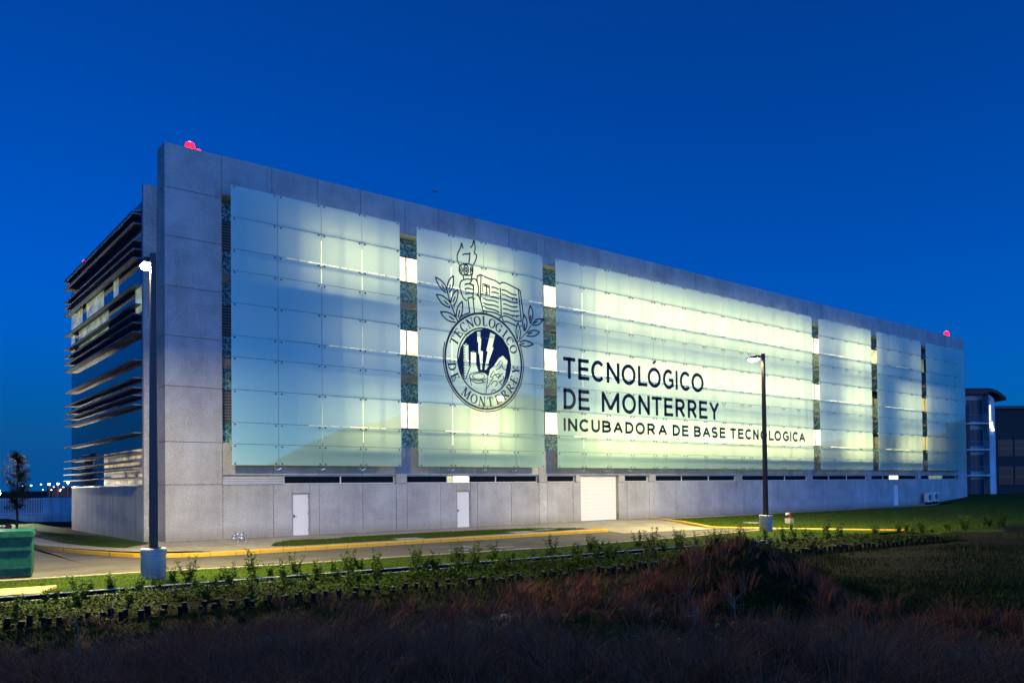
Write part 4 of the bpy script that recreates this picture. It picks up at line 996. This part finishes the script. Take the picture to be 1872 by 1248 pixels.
for x in np.arange(-11, 27, .55): spots.append((x+rg.normal(0,.22), CHN(x)+rg.uniform(.12, .9), rg.uniform(.45, 1.35)))
for x in np.arange(-11, 27, .58): spots.append((x+rg.normal(0,.25), CHN(x)-rg.uniform(.8, 2.0), rg.uniform(.5, 1.25)))
for x in np.arange(-11, 27, .58): spots.append((x+rg.normal(0,.25), CHN(x)-rg.uniform(2.2, 4.5), rg.uniform(.4, 1.0)))
for x in np.arange(27, 44, .8): spots.append((x+rg.normal(0,.25), -18-.08*(x-27)-rg.uniform(0, 2.2), rg.uniform(.7, 1.2)))
spots = [s_ for s_ in spots if math.hypot(s_[0]+4.05, s_[1]+13.2) > .9 and not (-9.5 < s_[0] < -7.0 and s_[1] > -15.95)]
for i, (x, y, sc) in enumerate(spots):
    st_m, fo_m = SHR[int(rg.integers(0, 7))]
    t = empty('young_shrub', (x, y, -.27 if x < 30 else float(base_z(x, y))+.02), rg.random()*6.28); t.scale = (sc, sc, sc)
    tag(t, 'young leafy green shrub on the rough slope beyond the row of stakes' if x > 27 else ('young leafy green shrub on the lawn edge of the gutter' if y > CHN(x) else 'young leafy green shrub in the bed between gutter and stakes'), 'shrub', 'young shrubs along the planting bed')
    link(bpy.data.objects.new('stem', st_m), t); link(bpy.data.objects.new('foliage', fo_m), t)

# --- two staggered rows of short round stakes edging the bed
def stake_mesh(seed):
    rng = np.random.default_rng(seed); h = rng.uniform(.11, .24); r = rng.uniform(.046, .066); mb = MB()
    mb.lathe([(r*1.02,-.25),(r,h-.012),(r*.9,h)], 9)
    mb.m = [0]*len(mb.f); mb.m[-1] = 1
    return mb.mesh('edging_stake', [M['stake'], M['stake_top']])
STM = [stake_mesh(i) for i in range(6)]
k = 0; x = -10.5
while x < 27.5:
    y = STK(x)+(.16 if k % 2 else -.16)+rg.normal(0,.02)
    o = bpy.data.objects.new('edging_stake', STM[int(rg.integers(0, 6))]); o.location = (x, y, -.27); o.rotation_euler = (rg.normal(0,.09), rg.normal(0,.09), rg.random()*6)
    link(o); tag(o, 'short dark round stake edging the planting bed', 'stake', 'stakes edging the planting bed')
    x += .175*rg.uniform(.7, 1.35); k += 1

# --- grass and ground cover that nobody could count
def blades(n, xs_, ys_, zs_, h0, h1, wd, lean, seed, material, name):
    rng = np.random.default_rng(seed)
    P = np.stack([xs_, ys_, zs_], 1); t = rng.random(n)*2*math.pi
    hh = rng.uniform(h0, h1, n) if np.isscalar(h0) else h0*rng.uniform(.6, 1.1, n)
    ln = hh*rng.uniform(.1, 1.0, n)*lean
    w_ = wd*rng.uniform(.7, 1.3, n)
    dx, dy = np.cos(t), np.sin(t); sx, sy = -dy, dx
    V = np.zeros((n, 6, 3))
    for j, (f_, k_) in enumerate(((0, 1.0), (.55, .8), (1.0, .15))):
        cx = xs_+dx*ln*f_**1.7; cy = ys_+dy*ln*f_**1.7; cz = zs_-.02+hh*(f_-.12*f_**3)
        V[:, 2*j] = np.stack([cx-sx*w_*k_/2, cy-sy*w_*k_/2, cz], 1); V[:, 2*j+1] = np.stack([cx+sx*w_*k_/2, cy+sy*w_*k_/2, cz], 1)
    b = np.arange(n)[:, None]*6
    q_ = np.concatenate([b+np.array([[0,1,3,2]]), b+np.array([[2,3,5,4]])], 0)
    return np_mesh(name, V.reshape(-1, 3), q_, material)
def stuff(name, me, label, cat):
    o = bpy.data.objects.new(name, me); link(o); return tag(o, label, cat, kind='stuff')
# mown lawn strips
n = 60000; xs_ = RNG.uniform(-12, 31, n); u = RNG.random(n)
ny0 = np.interp(xs_, [p[0] for p in NEAR], [p[1] for p in NEAR])-.16; ny1 = -15.9-.07*(xs_+3)+.03
stuff('lawn_grass', blades(n, xs_, ny0+(ny1-ny0)*u, np.full(n, -.235), .03, .075, .012, .5, 1, M['blade'], 'lawn_grass'), 'short mown green grass on the strip beside the road', 'grass')
n = 14000; xs_ = RNG.uniform(3.4, 21.8, n); ys_ = RNG.uniform(-5.45, -2.6, n); ok = (ys_ < np.interp(xs_, [3.2,3.9,4.8,8,12,16,19.5,21.2,22], [-4.6,-3.4,-2.7,-2.5,-2.4,-2.6,-3.2,-4.4,-5.2]))
for (x0, x1, y0, y1) in ((9.2, 10.6, -5.62, -4.7), (16.4, 18.0, -5.62, -4.2), (18.6, 20.0, -5.0, -4.1), (6.0, 7.5, -2.9, -2.2)): ok &= ~((xs_ > x0-.03) & (xs_ < x1+.03) & (ys_ > y0-.03) & (ys_ < y1+.03))
xs_, ys_ = xs_[ok], ys_[ok]; zs_ = np.array([pave_z(a, b)+.02 for a, b in zip(xs_, ys_)])
stuff('lawn_grass', blades(len(xs_), xs_, ys_, zs_, .04, .10, .016, .5, 2, M['blade'], 'lawn_grass'), 'short green grass in the narrow bed along the front pavement', 'grass')
n = 60000; ys_ = RNG.uniform(-20, -2.3, n); kx = np.interp(-ys_, [-p[1] for p in RK], [p[0] for p in RK])+.35; xs_ = kx+(85-kx)*RNG.random(n)**1.5
stuff('lawn_grass', blades(n, xs_, ys_, base_z(xs_, ys_)+.04, .04, .11, .022, .5, 3, M['blade'], 'lawn_grass'), 'mown green lawn grass on the slope beside the driveway', 'grass')
# leafy cover of the planting bed
n = 70000; xs_ = RNG.uniform(-11.5, 30, n); u = RNG.random(n); y0 = -15.9-.07*(xs_+3)-.66; y1 = -20.75-.06*(xs_+7)+.1
ys_ = y0+(y1-y0)*u; keep = lumps(xs_, ys_, 1.9) > -.55; xs_, ys_ = xs_[keep], ys_[keep]; n = len(xs_)
hgt = np.clip(.09+.10*lumps(xs_, ys_, 1.3), .02, .36)
pos = np.stack([xs_, ys_, -.27+hgt*RNG.random(n)], 1); ln = RNG.uniform(.05, .13, n)
v, q_ = leaf_arrays(pos, rand_dirs(RNG, n, .6), ln, ln*.42)
stuff('ground_cover', np_mesh('ground_cover', v, q_, M['cover']), 'low green leafy ground cover filling the planting bed', 'ground cover')

# rough field in front of the camera
def field_points(n, r0, r1, seed, a0=-2, a1=80, power=1.0):
    rng = np.random.default_rng(seed)
    r = r0+(r1-r0)*rng.random(n)**power; a = np.radians(rng.uniform(a0, a1, n))
    x = CAM_POS.x+r*np.sin(a); y = CAM_POS.y+r*np.cos(a)
    ok = y < -20.95-.06*(x+7)
    return x[ok], y[ok]
def dryness(x, y): return lumps(x*.9+3, y*.9, .62) + 1.1*np.exp(-(((x-4.6)/2.6)**2+((y+28.3)/2.4)**2)) + 1.3*sstep(-1.0, -6.5, x)*sstep(-23.5, -27, y) - .55*sstep(0, 6, x-.4*(y+30))
def tussocks(nt_, r0, r1, seed, want, hr, nb, material, name, label, wd, a0=-2, a1=80):
    """clumped grass: every tuft has its own centre, height and spread"""
    rng = np.random.default_rng(seed); cx, cy = field_points(nt_, r0, r1, seed+1, a0, a1, 1.1)
    k_ = want(cx, cy); cx, cy = cx[k_], cy[k_]; m_ = len(cx)
    d_ = np.hypot(cx-CAM_POS.x, cy-CAM_POS.y)
    cnt_ = (nb*rng.uniform(.5, 1.4, m_)*np.clip(9/d_, .45, 1.4)).astype(int); idx_ = np.repeat(np.arange(m_), cnt_); n = len(idx_)
    sp = rng.uniform(.06, .20, m_)[idx_]; hh = (hr[0]+(hr[1]-hr[0])*rng.random(m_)**1.5)[idx_]*rng.uniform(.45, 1.05, n)
    t = rng.random(n)*2*math.pi; rad = sp*np.sqrt(rng.random(n)); wind = rng.normal(0, .18, (m_, 2))[idx_]
    x0 = cx[idx_]+np.cos(t)*rad; y0 = cy[idx_]+np.sin(t)*rad; z0 = field_z(x0, y0)
    out_ = (.25+.75*rad/sp)*rng.uniform(.2, .9, n)*hh
    ex = np.cos(t)*out_+wind[:, 0]*hh; ey = np.sin(t)*out_+wind[:, 1]*hh
    a_ = t+rng.normal(0, .7, n); sx, sy = -np.sin(a_), np.cos(a_); w_ = wd*rng.uniform(.6, 1.4, n)*np.clip(d_[idx_]/11, .7, 1.8)
    V = np.zeros((n, 6, 3))
    for j, (f_, k2) in enumerate(((0, 1.0), (.55, .75), (1.0, .12))):
        px = x0+ex*f_**1.8; py = y0+ey*f_**1.8; pz = z0-.02+hh*(f_-.22*f_**3)
        V[:, 2*j] = np.stack([px-sx*w_*k2/2, py-sy*w_*k2/2, pz], 1); V[:, 2*j+1] = np.stack([px+sx*w_*k2/2, py+sy*w_*k2/2, pz], 1)
    b = np.arange(n)[:, None]*6; q_ = np.concatenate([b+np.array([[0,1,3,2]]), b+np.array([[2,3,5,4]])], 0)
    stuff(name, np_mesh(name, V.reshape(-1, 3), q_, material), label, 'dry grass' if 'dry' in name or 'straw' in name else 'weeds')
M['straw'] = m_leaf('straw_grass', (.10,.060,.020), (.22,.14,.050))
tussocks(2900, 4.6, 22, 41, lambda x, y: dryness(x, y) > .1, (.24, .80), 85, M['dry'], 'dry_grass', 'tufts of tall dry reddish-brown grass in the rough foreground', .008)
tussocks(800, 4.6, 22, 47, lambda x, y: dryness(x, y) > -.1, (.20, .60), 34, M['straw'], 'straw_grass', 'thin pale straw-coloured stalks among the foreground grass', .006)
tussocks(3400, 4.6, 25, 53, lambda x, y: dryness(x, y) < .45, (.10, .40), 55, M['weed'], 'weeds', 'tufts of dark green weeds in the rough foreground', .010)
xw, yw = field_points(150000, 4.5, 25, 21)
hmod = np.clip(.085+.05*lumps(xw, yw, 1.4), .045, .18)
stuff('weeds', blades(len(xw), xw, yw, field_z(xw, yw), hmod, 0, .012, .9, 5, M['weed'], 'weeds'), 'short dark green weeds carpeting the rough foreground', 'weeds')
x, y = field_points(60000, 4.5, 26, 22, 10, 82); dr = dryness(x, y); k_ = (dr < .2) & (lumps(x, y, 1.7) > .1); x, y = x[k_], y[k_]; n = len(x)
hg = np.clip(.10+.18*lumps(x+5, y, 1.2), .03, .45)*RNG.random(n)
ln = RNG.uniform(.03, .09, n); v, q_ = leaf_arrays(np.stack([x, y, field_z(x, y)+hg], 1), rand_dirs(RNG, n, .5), ln, ln*.4)
stuff('leafy_weeds', np_mesh('leafy_weeds', v, q_, M['weed']), 'low broad-leaved dark weeds among the rough grass', 'weeds')

n = 70000; rr = 20+70*RNG.random(n)**1.6; aa = np.radians(RNG.uniform(40, 84, n)); x = CAM_POS.x+rr*np.sin(aa); y = CAM_POS.y+rr*np.cos(aa)
k_ = (y < -20.95-.06*(np.clip(x, -40, 60)+7)) & ((x > 30) | (rr < 40)); x, y = x[k_], y[k_]
hmod = np.clip(.16+.12*lumps(x, y, .9), .05, .40)
stuff('weeds', blades(len(x), x, y, field_z(x, y), hmod, 0, .026, .7, 15, M['weed'], 'weeds'), 'dark rough grass covering the far slope on the right', 'weeds')
# bare dead stems, wild flowers, rocks
def dead_stem(x, y, h_, seed, label):
    rng = np.random.default_rng(seed); mb = MB(); z = float(field_z(x, y))
    def grow(p, d_, ln_, r, lv):
        pts = [p]; q_ = p
        for i in range(4):
            d_ = (d_+Vector(rng.normal(0, .13, 3))).normalized(); q_ = q_+d_*ln_/4; pts.append(q_)
        mb.tube(pts, [r, r*.85, r*.7, r*.55, r*.4], 5)
        if lv < 3:
            for i in range(int(rng.integers(3, 5))):
                grow(pts[int(rng.integers(1, 5))], (d_+Vector(rng.normal(0, .6, 3))+Vector((0,0,.25))).normalized(), ln_*rng.uniform(.4, .62), r*.5, lv+1)
    grow(Vector((0,0,-.05)), Vector((rng.normal(0,.1), rng.normal(0,.1), 1)), h_*.55, .010, 0)
    o = mb.build('dead_shrub', M['twig'], None, (x, y, z)); tag(o, label, 'dead shrub', 'bare dead stems in the rough field')
dead_stem(-1.6, -31.6, 1.15, 3, 'bare branching dead shrub in front of the low weed mound')
dead_stem(.6, -30.9, 1.25, 4, 'bare dead shrub with spreading twigs at the foot of the weed mound')
dead_stem(-9.2, -29.8, .9, 6, 'thin bare dead stem leaning out of the purple dry grass')
M['petal'] = mat('yellow_petal', (.65,.36,.02), .6)
def flower_mesh():
    mb = MB(); n = 9
    mb.tube([(0,0,-.30), (.01,0,-.1), (0,0,0)], .004, 4)
    for i in range(n):
        t = 2*math.pi*i/n; c_, s_ = math.cos(t), math.sin(t)
        mb.add([(c_*.008,s_*.008,.0),(c_*.03-s_*.011,s_*.03+c_*.011,.010),(c_*.047,s_*.047,.004),(c_*.03+s_*.011,s_*.03-c_*.011,.010)], [(0,1,2,3)], 1)
    mb.lathe([(.004,-.004),(.014,.0),(.011,.010),(.003,.014)], 8, mi=2)
    return mb.mesh('wild_flower', [M['stem'], M['petal'], M['bark']])
FLM = flower_mesh()
fx_, fy_ = field_points(60, 7.5, 15, 33, 30, 72)
cnt = 0
for x, y in zip(fx_, fy_):
    if float(dryness(x, y)) > .35 or cnt > 25: continue
    o = bpy.data.objects.new('wild_flower', FLM); o.location = (x, y, float(field_z(x, y))+rg.uniform(.24, .34)); o.rotation_euler = (rg.normal(.5,.3), rg.normal(0,.4), rg.random()*6); o.scale = (1.15,)*3
    link(o); tag(o, 'small yellow wild flower among the dark weeds', 'flower', 'yellow wild flowers in the field'); cnt += 1
M['rock'] = m_concrete('field_stone', (.20,.20,.21), (.27,.27,.29), (.36,.36,.38), 14, .2)
def rock(x, y, r, label, seed, sq=.55):
    rng = np.random.default_rng(seed); bm = bmesh.new(); bmesh.ops.create_icosphere(bm, subdivisions=3, radius=1)
    ax = rng.normal(0, 1, (7, 3)); ax /= np.linalg.norm(ax, axis=1, keepdims=True); of = rng.uniform(.6, .95, 7)
    for v_ in bm.verts:
        c_ = v_.co.copy()
        for a_, f_ in zip(ax, of):
            dd = c_.dot(Vector(a_))
            if dd > f_: c_ -= Vector(a_)*(dd-f_)
        v_.co = Vector((c_.x*r*1.2, c_.y*r, c_.z*r*sq))+Vector(rng.normal(0, .012*r, 3))
    me_ = bpy.data.meshes.new('rock'); bm.to_mesh(me_); bm.free(); me_.materials.append(M['rock'])
    o = bpy.data.objects.new('rock', me_); o.location = (x, y, float(field_z(x, y))+r*sq*.35); link(o)
    tag(o, label, 'rock', 'grey rocks in the rough field')
rock(5.4, -28.0, .19, 'grey angular rock near the top of the weed mound', 1, .7)
rock(-.5, -26.3, .50, 'flat pale stone lying in the weeds below the stakes', 2, .10)
rock(-1.3, -26.6, .34, 'small flat pale stone beside the larger flat one', 3, .10)
rock(-2.8, -26.5, .40, 'flat pale stone lying near the purple grass clump', 4, .10)
rock(-6.6, -32.0, .26, 'dark boulder half buried in the purple dry grass', 5, .5)
rock(1.5, -34.6, .30, 'broad grey boulder among the dark weeds', 6, .4)
rock(-2.6, -35.3, .20, 'small grey stone lying low in the weeds', 7, .4)

# --- tree beside the fence
tr = empty('young_tree', (-2.85, 23.5, -.08)); tag(tr, 'slender dark tree with wispy crown standing before the white picket fence', 'tree')
tb = MB(); rt = np.random.default_rng(8); LP = []
trunk = [(0,0,-.1), (.02,.01,1.0), (-.02,.02,2.0), (.03,0,3.2), (.0,.02,4.3), (.02,0,5.05)]
tb.tube(trunk, [.085,.075,.065,.048,.028,.010], 8)
for i in range(44):
    z = rt.uniform(1.0, 4.8); t = rt.random()*6.28; ln_ = (1.15-.75*abs(z-2.9)/2.4)*rt.uniform(.7, 1.1) if z > 1.6 else rt.uniform(.4, .9)
    p0 = Vector((0, 0, z)); pts = [p0]
    d_ = Vector((math.cos(t), math.sin(t), rt.uniform(.25, .9))).normalized()
    for k in range(4): d_ = (d_+Vector(rt.normal(0,.12,3))).normalized(); pts.append(pts[-1]+d_*ln_/4)
    tb.tube(pts, [.02,.015,.011,.008,.004], 5)
    for k in range(150):
        f_ = rt.uniform(.25, 1.0)*4; j = min(int(f_), 3)
        q_ = pts[j].lerp(pts[j+1], f_-j); LP.append(np.array(q_)+rt.normal(0, .10, 3))
tb.build('trunk', M['bark'], tr)
LP = np.array(LP); ln = rt.uniform(.08, .17, len(LP)); v, q_ = leaf_arrays(LP, rand_dirs(rt, len(LP), .1), ln, ln*.4)
link(bpy.data.objects.new('crown', np_mesh('crown', v, q_, M['tree_leaf'])), tr)

# ================================================================== FAR LEFT: fence, wall, lamps
F0 = Vector((-4.2, 48.7, 0)); F1 = Vector((1.84, 43.5, 0)); F2 = Vector((5.2, 39.4, 0))
def in_frame(a, b_):
    d_ = (b_-a); return math.atan2(d_.y, d_.x), d_.length
M['white_wall'] = m_concrete('white_boundary_paint', (.62,.62,.64), (.70,.70,.72), (.76,.76,.78), 8, .9)
an, le = in_frame(F0, F1)
fe = empty('picket_fence', F0, an); tag(fe, 'white metal picket fence on a low white wall', 'fence')
MB().box(0, le, -.1, .1, -.3, .28).build('low_wall', M['white_wall'], fe)
pk = MB().box(-.028, .028, -.02, .02, .26, 1.84).mesh('picket', M['white_frame'])
for i in range(int(le/.15)):
    o = bpy.data.objects.new('picket', pk); o.location = (i*.15+.08, 0, 0); link(o, fe)
for z in (.42, 1.70): MB().box(0, le, .02, .05, z, z+.05).build('rail', M['white_frame'], fe)
an, le = in_frame(F1, F2)
bw = MB().box(0, le, -.1, .1, -.3, 1.86).build('boundary_wall', M['white_wall'], None, F1); bw.rotation_euler = (0, 0, an)
tag(bw, 'plain white boundary wall continuing the picket fence behind the building', 'wall')
ba = empty('road_barrier', (-4.35, 19.3, -.12), math.radians(-35)); tag(ba, 'low grey barrier with red end posts behind the green container', 'barrier')
for xx in (-.55, .55): MB().box(xx-.14, xx+.14, -.1, .1, -.2, .55).build('end_post', red, ba)
MB().box(-.42, .42, -.05, .05, .08, .42).build('plank', M['lampbase'], ba)
pad = MB(); pv = [(-9.6,-13.4), (-6.75,-13.75), (-7.40,-15.35), (-9.6,-15.0)]
pad.add([(a, b_, -.30) for a, b_ in pv]+[(a, b_, -.17) for a, b_ in pv], [(3,2,1,0),(4,5,6,7),(0,1,5,4),(1,2,6,5),(2,3,7,6),(3,0,4,7)])
tag(pad.build('concrete_pad', mat('cream_pad_paint', (.60,.44,.15), .7)), 'flat cream painted concrete pad on the lawn strip below the green container', 'concrete pad')

fl = empty('floodlight', (-3.1, 31.4, -.1)); tag(fl, 'bright white floodlight on a post behind the wispy tree', 'floodlight')
MB().tube([(0,0,-.2), (0,0,2.35)], .05, 8).build('post', M['pole_dark'], fl)
MB().add([(-.22,-.10,2.32),(.22,-.10,2.32),(.18,.10,2.34),(-.18,.10,2.34),(-.22,-.10,2.66),(.22,-.10,2.66),(.18,.10,2.60),(-.18,.10,2.60)], [(0,3,2,1),(4,5,6,7),(1,2,6,5),(2,3,7,6),(3,0,4,7)]).build('housing', M['pole_dark'], fl)
MB().box(-.19,.19,-.115,-.095,2.34,2.64).build('lens', M['lamp_lens'], fl)
ld = bpy.data.lights.new('flood_light', 'SPOT'); ld.energy = 8000; ld.color = (1,.92,.75); ld.spot_size = math.radians(150); ld.spot_blend = .5; ld.shadow_soft_size = .15
lo = bpy.data.objects.new('flood_light', ld); lo.location = (0,-.14,2.49); lo.rotation_euler = Vector((.30, -1, -.06)).to_track_quat('-Z', 'Y').to_euler(); link(lo, fl)

M['sodium'] = mat('lit_sodium_lens', (.8,.5,.3), .3, emit=(1,.62,.28), estr=40)
M['cool'] = mat('lit_white_lens', (.8,.8,.8), .3, emit=(.9,.95,.85), estr=12)
def far_lamp(x, y, z, m_, r, label, pole):
    t = empty('distant_lamp', (x, y, -.3)); tag(t, label, 'street lamp', 'distant street lamps on the horizon')
    MB().tube([(0,0,-1), (0,0,z+.25)], .09 if pole else .04, 6).build('pole', mat('pale_pole', (.35,.26,.2), .6) if pole else M['pole_dark'], t)
    MB().lathe([(.05,-.5*r),(.8*r,-.3*r),(r,0),(.7*r,.4*r),(.1*r,.5*r)], 10, (0,0,z+.3)).build('lamp_globe', m_, t)
for x, y, z in ((29.17,211.2,4.31), (31.03,209.7,4.36), (33.12,208.0,4.63)): far_lamp(x, y, z, M['sodium'], .34, 'distant lamp glowing orange on a pale pole beyond the boundary wall', True)
for x, y, z in ((23.49,215.8,3.87), (25.34,214.3,3.99), (27.43,212.6,4.26), (27.79,212.36,2.77), (29.64,210.9,2.74), (31.61,209.26,2.86), (32.19,208.8,3.45), (31.5,209.4,2.42), (30.1,210.1,3.5)):
    far_lamp(x, y, z, M['cool'], .16 if z < 3.6 else .22, 'tiny distant white lamp beyond the fence', False)
fb = MB().box(-6, 6, -4, 4, -1, 3.0); fb.add([(-6.3,-4.3,3.0),(6.3,-4.3,3.0),(6.3,4.3,3.0),(-6.3,4.3,3.0),(-6.3,0,3.7),(6.3,0,3.7)], [(0,1,5,4),(2,3,4,5),(1,2,5),(3,0,4)])
tag(fb.build('distant_shed', mat('brick_shed', (.22,.08,.04), .8), None, (37.0, 222, 0)), 'distant low brown shed beyond the boundary wall', 'building')

# ================================================================== FAR RIGHT: neighbouring building
tw = empty('stair_tower', (95.66, 3.07, 0), math.atan2(-.627, .777)); tag(tw, 'pale stair tower with open balconies and dark curved roof edge', 'tower')
gz0 = .2
M['maroon'] = mat('maroon_fascia', (.045,.012,.014), .6)
MB().box(-6, 2.92, .9, 5, gz0, 13.2).build('back_wall', M['pale_wall'], tw)
MB().box(-6, 2.95, -.25, 5, 13.2, 13.95).build('roof_fascia', M['maroon'], tw)
MB().box(.14, .62, -.1, .3, gz0, 11.9).build('column', M['maroon'], tw)
tg = mat('tower_glass', (.02,.05,.08), .35, spec=.2)
for k, z in enumerate((3.18, 6.37, 9.63)):
    sl_ = MB().box(.05, 2.86, -.35, .9, z-.12, z).build('balcony', M['white_door'], tw)
    rl = MB(); rl.tube([(.2,-.3,z+1.0), (2.8,-.3,z+1.0)], .03, 6); rl.tube([(.2,-.3,z+.5), (2.8,-.3,z+.5)], .02, 6)
    rl.build('railing', M['steel'], sl_)
    for i in range(14): MB().tube([(.25+i*.19,-.3,z), (.25+i*.19,-.3,z+1.0)], .012, 4).build('baluster', M['steel'], sl_)
for z0, z1 in ((.6, 2.7), (3.6, 5.7), (6.8, 8.9), (9.9, 12.6)):
    wn = MB().box(.8, 2.75, .84, .90, z0, z1).build('window', M['mullion'], tw)
    for i in range(3): box_part('pane', .84+i*.64, 1.42+i*.64, .80, .84, z0+.06, z1-.06, tg, wn)
cw = MB(); cv = []; cf = []
for i in range(13):
    t = math.radians(-90+i*90/12); cv += [(2.93+2.2*(1+math.sin(t)) if False else 2.93+1.95*math.sin(math.radians(i*90/12)), -.2+3.6*(1-math.cos(math.radians(i*90/12))), gz0)]
n_ = len(cv); cv += [(x, y, 13.15-.55*(x-2.93)) for x, y, _ in cv[:n_]]
for i in range(n_-1): cf.append((i, i+1, n_+i+1, n_+i))
cv += [(2.93, 5, gz0), (4.88, 5, gz0), (2.93, 5, 13.15), (4.88, 5, 12.08)]
cf += [(0, n_, 2*n_+2, 2*n_)]
cw.add(cv, cf).build('curved_wall', M['pale_wall'], tw, smooth=False)
rv = []; rf_ = []
for i in range(11):
    f_ = i/10; x = 2.95+2.15*f_; zc = 13.9-1.15*f_**1.5+.10*math.sin(f_*3.1)
    rv += [(x,-.3,zc-.45+.1*f_), (x,-.3,zc), (x,4,zc), (x,4,zc-.45+.1*f_)]
for i in range(10):
    for j in range(4): rf_.append((i*4+j, (i+1)*4+j, (i+1)*4+(j+1)%4, i*4+(j+1)%4))
rf_ += [(0,1,2,3), (43,42,41,40)]
MB().add(rv, rf_).build('wing_roof', M['maroon'], tw)
M['sign'] = mat('lit_sign_face', (.9,.9,.9), .4, emit=(1,.97,.92), estr=2.2)
for (z0, z1, xa, xb) in ((9.9, 11.8, 3.02, 3.10), (9.35, 9.75, 3.06, 3.34), (9.0, 9.28, 3.1, 3.42), (8.6, 8.92, 3.2, 3.5), (9.0, 9.75, 3.03, 3.09)):
    MB().box(xa, xb, -.32, -.22, z0, z1).build('sign_letter', M['sign'], tw)
M['hall_glass'] = mat('hall_window_glass', (.004,.004,.005), .3, spec=.2)
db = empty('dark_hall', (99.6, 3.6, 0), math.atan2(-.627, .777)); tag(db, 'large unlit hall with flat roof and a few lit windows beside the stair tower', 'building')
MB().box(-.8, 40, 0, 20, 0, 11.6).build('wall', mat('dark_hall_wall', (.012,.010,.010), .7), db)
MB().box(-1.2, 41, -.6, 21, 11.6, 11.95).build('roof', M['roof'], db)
for i in range(9):
    for z0, z1, lit in ((5.6, 7.6, i % 3 == 0), (2.0, 4.2, False)):
        wn = MB().box(1.0+i*2.1, 2.8+i*2.1, -.05, .02, z0, z1).build('window', M['mullion'], db)
        for j, (a_, b_) in enumerate(((z0+.05, z0+.9), (z0+.98, z1-.3), (z1-.26, z1-.05))):
            box_part('pane', 1.05+i*2.1, 2.75+i*2.1, -.075, -.05, a_, b_, M['lit0'] if (lit and j) else M['hall_glass'], wn)
